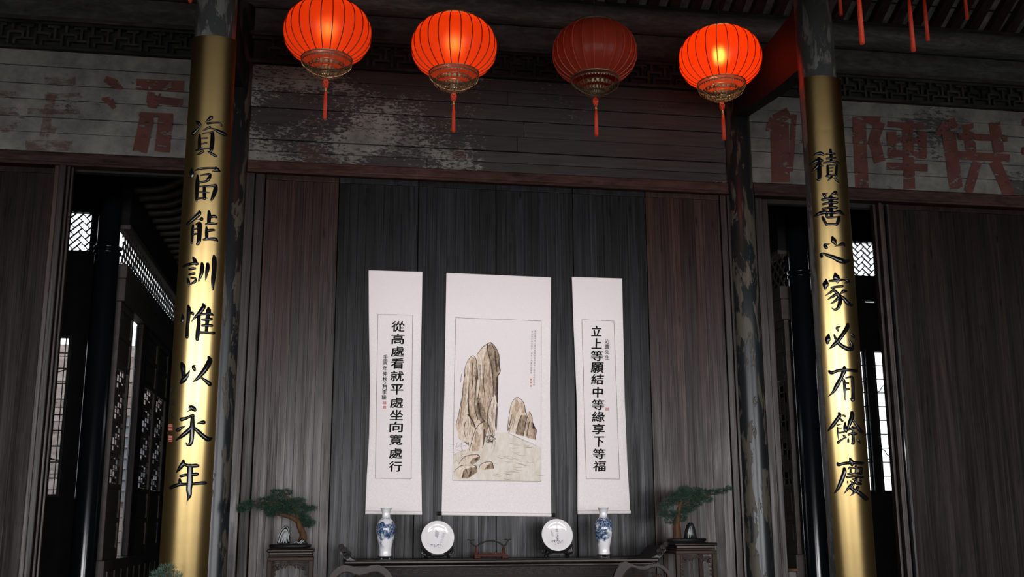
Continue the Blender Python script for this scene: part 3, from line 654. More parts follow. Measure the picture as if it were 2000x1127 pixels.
RCH = [
 (1565,280,[[(255,275,12),(330,235,50),(430,220,70),(485,250,50)],[(200,470,40),(290,410,60),(400,375,90),(460,380,50)],[(380,460,60),(310,550,60),(225,645,10)],[(390,340,80),(395,500,90),(400,700,85),(385,800,60),(325,790,15)],[(430,490,40),(480,495,30)],[(640,145,50),(655,250,60),(655,400,55)],[(555,235,40),(640,225,45),(730,225,40)],[(560,340,40),(650,325,40),(745,320,35)],[(490,430,30),(620,410,40),(730,400,45),(820,430,40)],[(580,500,50),(585,600,55),(590,720,55)],[(620,485,30),(720,465,35),(775,480,45),(770,600,50),(765,720,50)],[(610,550,30),(680,540,30)],[(610,620,30),(675,615,30)],[(550,720,40),(640,695,40),(760,690,40)],[(670,730,45),(620,790,40),(580,825,12)],[(730,770,30),(780,820,45),(825,870,15)]]),
 (1570,360,[[(410,205,20),(450,230,80),(470,275,50)],[(460,220,40),(535,185,8)],[(580,240,12),(650,205,60),(700,180,70),(740,240,20)],[(405,340,50),(500,325,60),(620,310,60),(730,320,50)],[(420,440,45),(520,415,50),(620,400,50),(720,400,60)],[(415,535,40),(520,520,45),(620,505,50),(720,515,50)],[(590,300,100),(600,450,90),(605,600,80),(610,720,60)],[(235,700,40),(330,650,70),(440,615,80),(560,620,60),(680,625,60),(780,600,80),(890,680,20)],[(500,640,70),(510,720,50),(640,725,35),(780,715,30)],[(410,725,50),(450,800,60),(500,890,50)],[(490,880,45),(620,875,45),(720,880,50)],[(770,730,60),(760,800,80),(720,890,50)],[(430,550,30),(450,600,60)]]),
 (1580,440,[[(515,265,50),(545,340,110),(580,400,60)],[(470,408,8),(400,420,30),(350,440,70),(380,490,70)],[(565,465,12),(680,430,50),(750,410,70),(790,465,20)],[(280,690,60),(270,640,60),(330,630,45),(440,670,70),(560,715,85),(680,770,110),(800,800,80),(870,780,60)]]),
 (1585,522,[[(520,145,50),(540,210,130),(580,280,90),(570,340,40)],[(395,300,40),(480,295,50),(600,280,60),(720,275,30),(800,300,60),(820,365,30)],[(725,350,12),(790,325,60)],[(320,280,40),(310,370,130),(300,460,60)],[(440,450,40),(540,430,45),(675,420,50)],[(490,490,50),(420,550,50),(305,625,10)],[(490,500,50),(570,580,70),(630,680,80),(620,800,80),(570,910,60),(500,930,40),(445,895,12)],[(570,580,60),(470,640,55),(345,718,10)],[(590,670,60),(510,750,50),(420,800,12)],[(755,530,50),(700,530,70),(630,590,20)],[(620,610,40),(720,700,70),(800,790,80),(880,835,60)]]),
 (1590,620,[[(320,390,50),(300,480,115),(295,560,60)],[(590,195,8),(530,215,40),(500,235,50),(530,290,40)],[(740,160,70),(720,240,90),(620,390,80),(520,520,80),(430,610,70),(325,700,12)],[(445,390,40),(490,500,60),(590,610,75),(720,685,85),(830,690,90),(840,620,50),(800,540,40),(755,470,12)],[(785,350,15),(850,400,60),(875,450,35),(885,515,10)]]),
 (1595,700,[[(280,285,50),(330,320,70),(450,275,55),(600,255,70),(740,260,55),(870,275,70)],[(610,190,50),(600,280,100),(550,400,75),(450,590,90),(370,730,60),(260,840,12)],[(560,450,50),(605,500,60),(620,650,65),(625,800,50),(630,900,35)],[(650,430,35),(730,410,40),(780,420,55),(795,550,65),(800,750,65),(800,910,75)],[(750,890,35),(790,930,50)],[(630,550,50),(690,545,40)],[(640,680,50),(705,675,45)]]),
 (1600,795,[[(435,135,50),(450,190,80),(370,310,80),(280,430,70),(185,530,20)],[(530,180,35),(575,205,40)],[(460,255,30),(510,305,50)],[(395,400,30),(490,375,15)],[(400,450,30),(415,600,35),(430,730,15)],[(410,465,25),(490,460,25)],[(570,350,35),(570,430,70),(590,520,90),(605,560,20)],[(410,570,40),(500,560,35),(580,530,40)],[(540,630,40),(585,670,40)],[(570,670,30),(480,730,40),(420,780,60)],[(720,125,70),(720,210,90),(670,360,80),(610,540,30)],[(730,280,40),(820,400,60),(890,500,80),(930,550,60)],[(640,500,40),(720,470,60),(785,460,40)],[(730,440,40),(740,500,50)],[(650,610,50),(720,580,50),(800,590,60)],[(740,500,55),(745,650,60),(745,790,70),(715,800,30)],[(640,700,30),(640,760,45)],[(820,705,20),(870,750,50),(900,800,15)]]),
 (1610,885,[[(290,220,40),(310,260,60),(420,230,60),(560,215,65),(700,215,70),(840,220,60)],[(550,105,20),(590,170,80),(610,260,60)],[(440,350,70),(440,430,90),(380,600,90),(310,760,70),(225,880,20)],[(530,345,30),(570,310,30),(580,450,50)],[(525,455,40),(680,445,40),(810,450,50)],[(560,330,40),(690,325,40),(800,330,60)],[(690,285,40),(695,440,45)],[(810,340,60),(800,450,60)],[(505,530,50),(650,510,45),(840,530,50)],[(510,620,20),(515,655,30)],[(620,575,30),(690,590,60)],[(700,560,60),(690,650,70),(780,670,60),(800,680,50)],[(790,590,50),(800,610,40)],[(580,615,25),(630,680,60),(600,760,60)],[(600,700,60),(540,760,60),(435,895,10)],[(560,740,60),(660,830,80)],[(735,750,60),(700,820,60),(650,870,50),(575,940,8)],[(650,820,50),(760,870,80),(860,950,90),(920,1000,90)]]),
]
def plaque(cx, chars, ztop, lab, sig=None):
    cx -= .011*(1 if cx > 0 else -1); R_ = .205; PY = FY-.156+R_; a0, a1 = math.radians(270-44.5), math.radians(270+44.5)
    root = empty('couplet_plaque', (cx, FY, .9), lab, 'plaque', 'brass couplet plaques on the front columns')
    n = 48; vs = []; fs = []
    rows = [(R_-.016, .9), (R_-.002, .9), (R_, .902), (R_, ztop-.002), (R_-.002, ztop), (R_-.016, ztop), (R_-.016, .9)]
    o = MB().lathe(rows, n, (cx, PY, 0), a0, a1).build('brass_sheet', M['brass'], root, smooth=False)
    for az in (a0, a1):   # wooden brackets holding the sheet off the column
        for bz in (1.4, 2.9, 4.3): q_ = MB().box(-.012, .012, -.03, .0, -.03, .03).mesh('bracket'); b_ = link('bracket', q_, M['ebony'], root, loc=(cx+math.cos(az)*.155*.62, FY-.10, bz))
    for p in o.data.polygons: p.use_smooth = abs(p.normal.z) < .1
    S = cylS(cx, PY, R_)
    for (ox, oy, st) in chars:
        mb = MB()
        for s in st:
            stroke_mesh(mb, [(ox+x_/11.27, oy+y_/11.27, w_/11.27*1.12+.3) for x_, y_, w_ in s], lambda a, b, h: S(a, b, h), .008, DOME, n=5)
        mb.build('raised_character', M['gloss_black'], root, smooth=True)
    return root, S
pl, SL_ = plaque(-2.165, LCH, 4.615, 'curved brass plaque with raised black calligraphy on the left front column')
pr, SR_ = plaque(2.175, RCH, 4.615, 'curved brass plaque with raised black calligraphy on the right front column')
for pq, X in ((pl, -2.165), (pr, 2.175)):
    me = pq
# glyphs from the built-in typeface
_gc = {}
def glyph(ch):
    if ch in _gc: return _gc[ch]
    cu = bpy.data.curves.new('g', 'FONT'); cu.body = ch; cu.resolution_u = 2; cu.offset = 0
    o = bpy.data.objects.new('g', cu); COL.objects.link(o); dg = bpy.context.evaluated_depsgraph_get(); dg.update()
    me = bpy.data.meshes.new_from_object(o.evaluated_get(dg)); v = [tuple(p.co) for p in me.vertices]; f = [tuple(p.vertices) for p in me.polygons]
    bpy.data.objects.remove(o); bpy.data.curves.remove(cu); bpy.data.meshes.remove(me)
    if v:
        x0, x1 = min(p[0] for p in v), max(p[0] for p in v); y0, y1 = min(p[1] for p in v), max(p[1] for p in v)
        v = [((p[0]-x0)/(x1-x0)-.5, (p[1]-y0)/(y1-y0)-.5) for p in v]
    _gc[ch] = (v, f); return _gc[ch]
def put_glyph(mb, ch, px, py, w_, h_, S, slant=0, fat=0):
    v, f = glyph(ch)
    for dx, dy in (((0, 0), (fat, 0), (-fat, 0), (0, fat*.7), (0, -fat*.7)) if fat else ((0, 0),)):
        mb.add([S(px+a*w_+b*slant*w_+dx, py-b*h_+dy, 0) for a, b in v], f)
for ch, x_, y_ in (('金', 338, 759), ('國', 336, 786), ('斌', 334, 810)):
    sg = MB(); put_glyph(sg, ch, x_, y_, 10, 16, lambda a, b, h: SL_(a, b, .0008)); sg.build('signature_character', M['ink'], pl)
for y_ in (835, 857):
    sq = MB()
    for k_ in range(4): stroke_mesh(sq, [(329, y_-5+k_*3.2, 1.6), (337, y_-5+k_*3.2, 1.6)], lambda a, b, h: SL_(a, b, .0008), n=1, cap=False)
    sq.build('seal_mark', M['seal'], pl)

#==SCROLLS==
SY = -.035
def lerp_edge(E, y):
    for (y0, x0), (y1, x1) in zip(E[:-1], E[1:]):
        if y <= y1: t_ = (y-y0)/(y1-y0); return x0+(x1-x0)*t_
    return E[-1][1]
def scroll(name, Ledge, Redge, panel, lab, brows, knob):
    """Ledge/Redge: (y,x) outline; panel: 4 corners"""
    yt, yb = Ledge[0][0], Ledge[-1][0]
    c = at((Ledge[0][1]+Redge[0][1])/2, yb, SY)
    root = empty(name, c, lab, 'scroll')
    nx, ny = 14, 40; vs = []
    for thick in (0, 1):
        for j in range(ny+1):
            for i in range(nx+1):
                u = i/nx; v = j/ny
                yl = Ledge[0][0]+(Ledge[-1][0]-Ledge[0][0])*v; yr = Redge[0][0]+(Redge[-1][0]-Redge[0][0])*v
                xl, xr = lerp_edge(Ledge, yl), lerp_edge(Redge, yr)
                px, py = xl+(xr-xl)*u, yl+(yr-yl)*u
                e = max(0, abs(u-.5)*2-.86)/.14; bow = math.sin(PI*v)
                Y = SY+.012*e*e*bow
                p = at(px, py, Y); vs.append((p.x, p.y+(.0015 if thick else 0), p.z))
    N = (nx+1)*(ny+1); fs = []
    for j in range(ny):
        for i in range(nx):
            a = j*(nx+1)+i; fs.append((a, a+nx+1, a+nx+2, a+1)); fs.append((N+a, N+a+1, N+a+nx+2, N+a+nx+1))
    top = MB(); top.add(vs, fs)
    me = top.mesh('mount')
    me.materials.append(M['silk_plain']); me.materials.append(M['silk_fig'])
    zb = at(panel[0][0], panel[0][1], SY).z
    for p in me.polygons: p.material_index = 0 if p.center.z > zb else 1; p.use_smooth = True
    link('mount', me, None, root)
    # painted panel
    q = [at(x_, y_, SY-.0012) for x_, y_ in panel]
    MB().add([p[:] for p in q], [(0, 1, 2, 3)]).build('paper_panel', M['rice'], root)
    ln = MB(); S = flatS(SY-.0022, 1, 1, 0, 0)
    for i in range(4): a, b = panel[i], panel[(i+1) % 4]; stroke_mesh(ln, [(a[0], a[1], .8), (b[0], b[1], .8)], S, n=1, cap=False)
    ln.build('border_line', M['ink_thin'], root)
    # bottom roller and top stick
    a, b = at(Ledge[-1][1], Ledge[-1][0]-1, SY), at(Redge[-1][1], Redge[-1][0]-1, SY); r_ = .0145
    a.y = b.y = SY; MB().tube([a, b], r_, 16).build('roller', M['silk_fig'], root, smooth=False)
    if knob:
        dx = .032
        MB().tube([a-Vector((dx, 0, 0)), a], .0155, 14).build('roller_knob', M['ebony'], root); MB().tube([b, b+Vector((dx, 0, 0))], .0155, 14).build('roller_knob', M['ebony'], root)
    a2, b2 = at(Ledge[0][1], Ledge[0][0], SY+.004), at(Redge[0][1], Redge[0][0], SY+.004)
    a2.y = b2.y = SY+.002; MB().tube([a2, b2], .0045, 8).build('top_stick', M['silk_plain'], root)
    m_ = (a2+b2)/2; hk = m_+Vector((0, .015, .045))
    MB().tube([a2+(b2-a2)*.25, m_+Vector((-.03, .01, .022)), hk], .0012, 5).tube([hk, m_+Vector((.03, .01, .022)), a2+(b2-a2)*.75], .0012, 5).build('hanging_cord', M['cord'], root)
    return root
s1 = scroll('hanging_scroll', [(529, 720), (620, 720.5), (760, 722.5), (850, 721), (930, 716.5), (1002, 713.5)], [(532, 825), (620, 823.5), (760, 820.7), (850, 821), (930, 823), (1003, 824)], [(738, 614), (806, 615.5), (803, 935.5), (733, 934)], 'narrow calligraphy scroll, leftmost of the three hanging scrolls', 0, False)
s2 = scroll('hanging_scroll', [(534, 872), (620, 870.5), (760, 868), (900, 864.5), (1004, 862.5)], [(543, 1076), (620, 1075.5), (760, 1074), (900, 1075), (1007, 1076.5)], [(890, 620.5), (1057, 627), (1056.6, 940.5), (884, 938)], 'wide hanging scroll painted with tall ochre rocks, in the middle', 0, True)
s3 = scroll('hanging_scroll', [(542, 1117), (640, 1120.5), (780, 1126.5), (900, 1128), (1002, 1128)], [(545, 1215), (640, 1217), (780, 1220), (900, 1225), (1001, 1231)], [(1136.5, 624.5), (1199, 627), (1210, 936), (1145, 935)], 'narrow calligraphy scroll, rightmost of the three hanging scrolls', 0, False)
SI = flatS(SY-.0026, 1, 1, 0, 0)
for (root, items) in ((s1, [(c, 777.5-(y_-638)*.019, y_, 25, 20) for c, y_ in zip('從高處看就平處坐向寬處行', (637.6, 662, 686.5, 710, 734.5, 761, 786.5, 810.7, 834, 859, 885.6, 911))]+[(c, 752.8-(y_-697)*.03, y_, 8.5, 9) for c, y_ in zip('壬寅年仲秋之月李隆', (697.5, 708, 719.5, 730, 740, 748.5, 757, 766, 776))]),
                     (s3, [(c, 1165+(y_-646)*.022, y_, 24, 20) for c, y_ in zip('立上等願結中等緣享下等福', (646.5, 671, 695, 718, 741, 766, 790.6, 814, 838, 862.7, 886.5, 910.5))]+[(c, 1185.5+(y_-667)*.02, y_, 8.5, 8.5) for c, y_ in zip('沁園先生', (667.5, 677, 687.5, 698))])):
    for c, x_, y_, w_, h_ in items:
        mb = MB(); put_glyph(mb, c, x_, y_, w_*(.8 if c in '立上下中' else 1), h_, SI, .04, .62 if w_ > 12 else .22); mb.build('ink_character', M['ink'], root)
for root, x_, y_, sz, a in ((s1, 751, 787, 5.6, 0), (s1, 751, 795.5, 5, 1), (s3, 1185.6, 799, 5.6, 0)):
    mb = MB()
    for k_ in range(3): stroke_mesh(mb, [(x_-sz/2, y_-sz/3+k_*sz/3, 1.3), (x_+sz/2, y_-sz/3+k_*sz/3, 1.3)], SI, n=1, cap=False)
    for k_ in (-1, 1): stroke_mesh(mb, [(x_+k_*sz/2, y_-sz/2, .9), (x_+k_*sz/2, y_+sz/2, .9)], SI, n=1, cap=False)
    mb.build('seal_mark', M['seal'], root)
# inscription of the painting
mb = MB(); txt1 = '望斷遙岑峰上青天萬里白雲深處有人家石徑斜松風'; txt2 = '春山如笑秋水長天丙寅年十月畫於金陵'
for i in range(23): put_glyph(mb, txt1[i % len(txt1)], 1045.5-i*.12, 647+i*4.75, 3.4, 3.6, SI)
for i in range(18):
    if i != 8: put_glyph(mb, txt2[i % len(txt2)], 1039.5-i*.12, 648+i*4.7, 3.4, 3.6, SI)
mb.build('inscription', M['ink_grey'], s2, kind='stuff')
for y_ in (741, 747, 754): mb = MB(); stroke_mesh(mb, [(1035.5, y_, 3), (1038.5, y_, 3)], SI, n=1, cap=False); mb.build('seal_mark', M['seal'], s2)
# the painted rocks
K = 2.683
layer = [0]
def pt(x_, y_): return 840+x_/K, 600+y_/K
def fill(poly, mat, name='painted_shape', jag=0):
    layer[0] += 1; Y = SY-.0014-.00003*layer[0]
    P = poly
    if jag:
        P = []
        for i in range(len(poly)):
            a, b = poly[i], poly[(i+1) % len(poly)]; P.append(a)
            d = math.hypot(b[0]-a[0], b[1]-a[1]); k_ = int(d/14)
            for j in range(1, k_): t_ = j/k_; P.append((a[0]+(b[0]-a[0])*t_+random.uniform(-jag, jag), a[1]+(b[1]-a[1])*t_+random.uniform(-jag, jag)))
    bm = bmesh.new(); vv = [bm.verts.new(at(*pt(x_, y_), Y)) for x_, y_ in P]; f_ = bm.faces.new(vv); bmesh.ops.triangulate(bm, faces=[f_])
    me = bpy.data.meshes.new(name); bm.to_mesh(me); bm.free(); link(name, me, mat, s2)
def lines(sts, mat, name):
    mb = MB(); layer[0] += 1; S = flatS(SY-.0014-.00003*layer[0], 1, 1, 0, 0)
    for s in sts: stroke_mesh(mb, [(*pt(x_, y_), w_*.72/K) for x_, y_, w_ in s], S, n=4, cap=False)
    mb.build(name, mat, s2, kind='stuff')
fill([(120, 912), (120, 770), (200, 740), (330, 660), (400, 655), (470, 690), (580, 735), (580, 912)], M['wash_ground'], 'painted_ground')
fill([(135, 620), (150, 560), (165, 480), (175, 400), (180, 330), (195, 280), (215, 258), (235, 262), (244, 300), (245, 245), (270, 210), (300, 190), (320, 188), (345, 215), (360, 250), (360, 290), (368, 330), (350, 370), (345, 400), (350, 440), (348, 490), (355, 510), (345, 560), (340, 620), (350, 640), (320, 680), (290, 650), (285, 700), (270, 755), (240, 760), (200, 755), (205, 710), (160, 700), (145, 680), (140, 640)], M['wash_light'], 'painted_rock', 2)
for pl_, mt in (([(215, 258), (240, 270), (245, 330), (235, 450), (250, 560), (230, 600), (205, 560), (200, 420)], 'wash_mid'),
    ([(300, 190), (330, 330), (325, 470), (290, 590), (260, 560), (250, 470), (268, 400), (285, 260)], 'wash_mid'), ([(320, 188), (345, 215), (360, 250), (368, 330), (350, 370), (345, 470), (332, 440), (325, 340), (305, 200)], 'wash_dark'),
    ([(150, 560), (170, 470), (185, 330), (192, 400), (185, 520), (165, 620), (145, 650)], 'wash_mid'), ([(245, 470), (268, 480), (300, 590), (270, 610), (240, 560)], 'wash_dark'), ([(203, 560), (232, 600), (238, 635), (215, 620)], 'wash_dark'),
    ([(278, 600), (310, 610), (300, 650), (285, 700), (280, 640)], 'wash_dark'), ([(320, 480), (335, 500), (322, 600), (318, 670), (300, 600), (310, 540)], 'wash_light'), ([(240, 300), (252, 340), (246, 430), (238, 400)], 'wash_dark'), ([(225, 700), (245, 640), (262, 700), (255, 755), (215, 755)], 'wash_mid')):
    fill(pl_, M[mt], 'painted_rock', 3)
fill([(405, 650), (410, 600), (425, 510), (455, 470), (490, 500), (500, 550), (520, 545), (535, 580), (535, 630), (555, 640), (550, 695), (500, 680), (460, 670)], M['wash_light'], 'painted_rock', 2)
for pl_, mt in (([(452, 665), (465, 600), (480, 565), (508, 568), (500, 610), (490, 675)], 'wash_dark'), ([(502, 680), (520, 550), (535, 590), (532, 690)], 'wash_mid'), ([(535, 630), (555, 640), (550, 695), (537, 690)], 'wash_dark'), ([(475, 500), (492, 505), (498, 550), (480, 560)], 'wash_mid'), ([(455, 480), (470, 520), (440, 600), (425, 580), (435, 520)], 'wash_mid')):
    fill(pl_, M[mt], 'painted_rock', 2)
for pl_, mt in (([(150, 825), (180, 785), (235, 772), (258, 780), (255, 800), (215, 825)], 'wash_light'), ([(205, 820), (225, 790), (258, 782), (256, 802), (225, 825)], 'wash_dark'), ([(125, 870), (160, 832), (240, 830), (245, 865), (190, 900), (150, 900)], 'wash_light'), ([(165, 890), (180, 850), (242, 835), (245, 868), (195, 898)], 'wash_dark'), ([(255, 852), (270, 820), (320, 810), (332, 845), (300, 855)], 'wash_light'), ([(285, 852), (300, 828), (326, 812), (333, 847)], 'wash_dark')):
    fill(pl_, M[mt], 'painted_boulder', 2)
# ink contour and texture strokes
big = [[(135, 620, 3), (150, 560, 4), (165, 480, 3), (178, 380, 4), (185, 310, 3), (215, 258, 4), (238, 265, 4), (246, 320, 6), (240, 420, 8), (235, 520, 6), (250, 590, 8)], [(246, 250, 3), (275, 210, 4), (305, 190, 5), (322, 188, 6), (348, 218, 5), (362, 260, 6), (360, 300, 8), (368, 335, 6), (350, 372, 10), (347, 440, 7), (350, 500, 5)],
    [(300, 192, 10), (305, 240, 8), (325, 320, 7), (332, 400, 9), (330, 470, 6)], [(262, 300, 5), (262, 400, 4), (252, 480, 6), (262, 560, 12), (285, 600, 10)], [(205, 400, 5), (200, 480, 7), (205, 560, 12), (225, 600, 10), (240, 640, 6)], [(350, 505, 4), (345, 560, 5), (342, 625, 4), (350, 645, 3)], [(325, 478, 5), (308, 530, 5), (300, 590, 8), (320, 660, 5)],
    [(205, 750, 3), (222, 690, 5), (245, 630, 4), (275, 602, 7), (305, 608, 5), (298, 640, 6)], [(283, 640, 10), (282, 700, 8), (275, 740, 4)], [(340, 230, 10), (345, 290, 14), (350, 340, 10)], [(222, 290, 5), (225, 360, 7), (218, 430, 6)], [(185, 600, 5), (178, 640, 5), (185, 680, 3)], [(285, 300, 3), (280, 400, 5), (288, 480, 4)], [(245, 320, 10), (250, 380, 8)], [(250, 500, 12), (258, 550, 14)], [(195, 560, 6), (210, 575, 12)], [(172, 420, 3), (168, 500, 4), (158, 580, 3)]]
lines(big, M['ink_mid'], 'ink_strokes')
sm = [[(405, 650, 3), (410, 600, 4), (425, 510, 3), (455, 472, 5), (490, 500, 4), (500, 552, 6)], [(520, 546, 5), (535, 580, 5), (534, 630, 6), (556, 640, 6), (550, 695, 5)], [(480, 565, 6), (462, 610, 6), (452, 665, 8)], [(510, 570, 6), (498, 620, 8), (488, 675, 6)], [(430, 560, 4), (418, 610, 6), (410, 645, 6)], [(520, 600, 6), (508, 675, 8)], [(125, 862, 3), (160, 832, 5), (200, 828, 5), (240, 832, 6), (246, 865, 5)], [(150, 822, 3), (180, 785, 5), (235, 772, 5), (258, 780, 7), (256, 800, 6)], [(170, 895, 10), (178, 855, 6)], [(205, 890, 14), (215, 860, 12)], [(255, 850, 3), (268, 822, 5), (320, 810, 5), (333, 845, 6)], [(235, 800, 12), (250, 795, 14)], [(300, 845, 9), (308, 830, 9)]]
lines(sm, M['ink_mid'], 'ink_strokes')
th = []
for i in range(110):
    x_ = random.uniform(160, 340); y_ = random.uniform(260, 700)
    if x_ < 250 and y_ < 300: continue
    th.append([(x_, y_, 2), (x_+random.uniform(-5, 3), y_+random.uniform(15, 30), 3), (x_+random.uniform(-10, 4), y_+random.uniform(35, 60), 1)])
for i in range(30):
    x_, y_ = random.uniform(415, 530), random.uniform(560, 640)
    th.append([(x_, y_, 2), (x_-4, y_+18, 3), (x_-6, y_+34, 1)])
for i in range(40):
    x_ = random.uniform(125, 190); y_ = random.uniform(705, 815); a = random.uniform(0, PI)
    th.append([(x_, y_, 2), (x_+18*math.cos(a), y_-14*math.sin(a), 1)])
for i in range(30):
    x_ = random.uniform(300, 560); y_ = random.uniform(700, 900)
    th.append([(x_, y_, 1), (x_+20, y_+random.uniform(2, 8), 2), (x_+45, y_+random.uniform(0, 10), 1)])
lines(th, M['ink_thin'], 'fine_ink_strokes')
bu = []
for i in range(60):
    a = random.uniform(0, 2*PI); r_ = 28*math.sqrt(random.random()); x_, y_ = 314+r_*math.cos(a), 688+r_*math.sin(a)*.9
    bu.append([(x_-4, y_+2, 3), (x_+4, y_-3, 3)])
lines(bu, M['ink_mid'], 'painted_bush')

#==LANTERNS==
def lantern_proto(name, lit, R_=.30, TL=.205):
    """built around its own centre; returns root"""
    root = empty(name, (0, 0, 0)); H = .232; NR = 24; ZB = .194
    cl = M['cloth'] if lit else M['cloth_off']; rb_ = M['rib_dark'] if lit else M['rib_red']
    def prof(z):  # radius at height z
        return R_*math.pow(max(0, 1-abs(z/H)**2.25), .5)*(1)
    zs = [-ZB+i*(2*ZB/22) for i in range(23)]
    pf = [(max(prof(z), .10), z) for z in zs]
    sag = .016 if lit else .03
    lob = lambda a: 1-sag*abs(math.sin(a*NR/2))**1.0
    shell = MB().lathe(pf, 96, (0, 0, 0), lobes=lob).mesh('shade')
    o = link('cloth_shade', shell, cl, root, smooth=True)
    rm = MB().tube([(r_+.002, 0, z) for r_, z in pf], .0032, 6).mesh('rib')
    for i in range(NR):
        q = link('rib', rm, rb_, root); q.rotation_euler = (0, 0, 2*PI*i/NR)
    rbot = pf[0][0]; rtop = pf[-1][0]
    MB().lathe([(rtop+.004, .194), (rtop+.006, .204), (rtop, .212), (rtop-.03, .222), (.03, .236), (.0, .236)], 32).build('top_cap', M['lace'], root, smooth=True)
    MB().tube([(0, 0, .236), (0, 0, .30), (.004, 0, .36), (0, 0, 1.75)], .0035, 6).build('hanging_wire', M['cord'], root)
    # pierced tiers below
    cap = MB().lathe([(rbot-.002, -.190), (rbot+.005, -.194), (rbot+.003, -.199), (rbot-.004, -.195)], 48).build('bottom_rim', M['lace'], root)
    tiers = [(rbot, -.196, .028), (rbot*.72, -.236, .028), (rbot*.50, -.270, .025), (rbot*.28, -.298, .018)]
    for (r_, z_, h_) in tiers:
        m_ = MB(); n = max(20, int(r_*300))
        m_.lathe([(r_, z_), (r_+.002, z_-.003), (r_, z_-.004)], 48); m_.lathe([(r_, z_-h_), (r_+.002, z_-h_+.003), (r_, z_-h_+.006)], 48)
        for i in range(n):   # crossed wires
            for sgn in (1, -1):
                a, b = 2*PI*i/n, 2*PI*(i+1.5*sgn)/n
                p, q = Vector((r_*math.cos(a), r_*math.sin(a), z_-.003)), Vector((r_*math.cos(b), r_*math.sin(b), z_-h_+.003))
                m_.tube([p, q], .0009, 3, caps=False)
        for i in range(n):  # scalloped teeth
            a, b = 2*PI*(i)/n, 2*PI*(i+.75)/n; c_ = (a+b)/2
            m_.add([(r_*math.cos(a), r_*math.sin(a), z_-h_+.002), (r_*math.cos(b), r_*math.sin(b), z_-h_+.002), (r_*.985*math.cos(c_+.02), r_*.985*math.sin(c_+.02), z_-h_-.008), (r_*.985*math.cos(c_-.02), r_*.985*math.sin(c_-.02), z_-h_-.008)], [(0, 1, 2, 3)])
        m_.build('pierced_band', M['lace'], cap)
    m_ = MB()
    for i in range(8):   # curved wires joining the tiers
        a = 2*PI*i/8; pts = [(r_*math.cos(a), r_*math.sin(a), z_) for r_, z_ in crv([(rbot, -.225), (rbot*.93, -.255), (rbot*.71, -.285), (rbot*.5, -.306), (rbot*.28, -.318), (.006, -.326)], 3)]
        m_.tube(pts, .0016, 5)
    for i in range(26):   # hanging lace petals
        a = 2*PI*i/26
        for r_, z_ in ((rbot*.82, -.262), (rbot*.58, -.292), (rbot*.36, -.312)):
            x_, y_ = r_*math.cos(a), r_*math.sin(a); tx, ty = -math.sin(a)*.007*r_/.1, math.cos(a)*.007*r_/.1
            m_.add([(x_-tx, y_-ty, z_+.008), (x_+tx, y_+ty, z_+.008), (x_*.97+tx*.6, y_*.97+ty*.6, z_-.006), (x_*.96, y_*.96, z_-.012), (x_*.97-tx*.6, y_*.97-ty*.6, z_-.006)], [(0, 1, 2, 3, 4)])
    m_.build('finial_cage', M['lace'], root)
    tassel(root, -.326, L_=TL)
    return root
def tassel(root, z, s=1, L_=.205, R3=.0135, knot=True):
    ts = link('tassel', MB().tube([(0, 0, z), (0, 0, z-.075*s)], .0025*s, 6).mesh('cord'), M['silk_red'], root)
    if knot:
        k_ = MB()
        for i in range(5):
            zz = z-(.022+.011*i)*s; rr = (.013, .018, .019, .016, .010)[i]*s
            k_.tube([(rr*math.cos(a), .006*s*math.sin(2*a)+.004*s, zz+.006*s*math.sin(a*2+i)) for a in [2*PI*j/14 for j in range(15)]], .0042*s, 6)
        kn = link('knot', k_.mesh('knot'), M['silk_red'], ts, smooth=True); kn.location = (0, 0, 0)
    zc = z-.078*s
    cp = link('cap', MB().lathe([(.003*s, zc), (.008*s, zc-.002), (.0095*s, zc-.012*s), (.0095*s, zc-.024*s), (.006*s, zc-.026*s)], 16).mesh('cap'), M['goldcap'], ts, smooth=True); cp.location = (0, 0, 0)
    f_ = MB(); z0 = zc-.020*s
    rnd = random.Random(3)
    for i in range(46):
        a = rnd.uniform(0, 2*PI); r_ = R3*s*math.sqrt(rnd.random()); x_, y_ = r_*math.cos(a), r_*math.sin(a)
        f_.tube([(x_*.5, y_*.5, z0), (x_*.9, y_*.9, z0-L_*s*.3), (x_+rnd.uniform(-.001, .001), y_, z0-L_*s+rnd.uniform(0, .012))], .0022*s, 4)
    fr = link('fringe', f_.mesh('fringe'), M['silk_red'], ts, smooth=True); fr.location = (0, 0, 0)
    return ts
def copy_tree(o, parent=None):
    c = o.copy(); COL.objects.link(c); c.parent = parent
    for ch in list(o.children): copy_tree(ch, c)
    return c
lit = lantern_proto('red_lantern', True); off = lantern_proto('red_lantern', False)
LAB = ['leftmost glowing red lantern, its top cut by the picture edge, hanging before the boards', 'glowing red lantern, second from the left', 'unlit dull red lantern with creased cloth, third from the left', 'brightest glowing red lantern with yellow hot spot, nearest the right column']
LPX = [(640, 65, 1.1), (887, 93, 1.1), (1161.5, 104, 1.1), (1406.5, 115, 1.1)]
def place(o, px, py, Y, lab, s=1.0, rz=0):
    p = at(px, py, Y); o.location = p; o.scale = (s, s, s); o.rotation_euler = (0, 0, rz); tag(o, lab, 'lantern', 'red lanterns hung in a row'); return p
def bulb(p, e, col, parent):
    l = bpy.data.lights.new('bulb', 'POINT'); l.energy = e; l.color = col; l.shadow_soft_size = .035
    o = bpy.data.objects.new('lantern_bulb', l); COL.objects.link(o); o.parent = parent; o.location = (0, 0, .03)
l2 = copy_tree(lit); l4 = copy_tree(lit)
for o, i, rz in ((lit, 0, .12), (l2, 1, .05), (off, 2, .0), (l4, 3, .09)):
    place(o, LPX[i][0], LPX[i][1], -.9, LAB[i], LPX[i][2], rz)
bulb(0, 4.4, (1, .80, .62), lit); bulb(0, 4.7, (1, .80, .62), l2); bulb(0, 8.6, (1, .78, .45), l4)
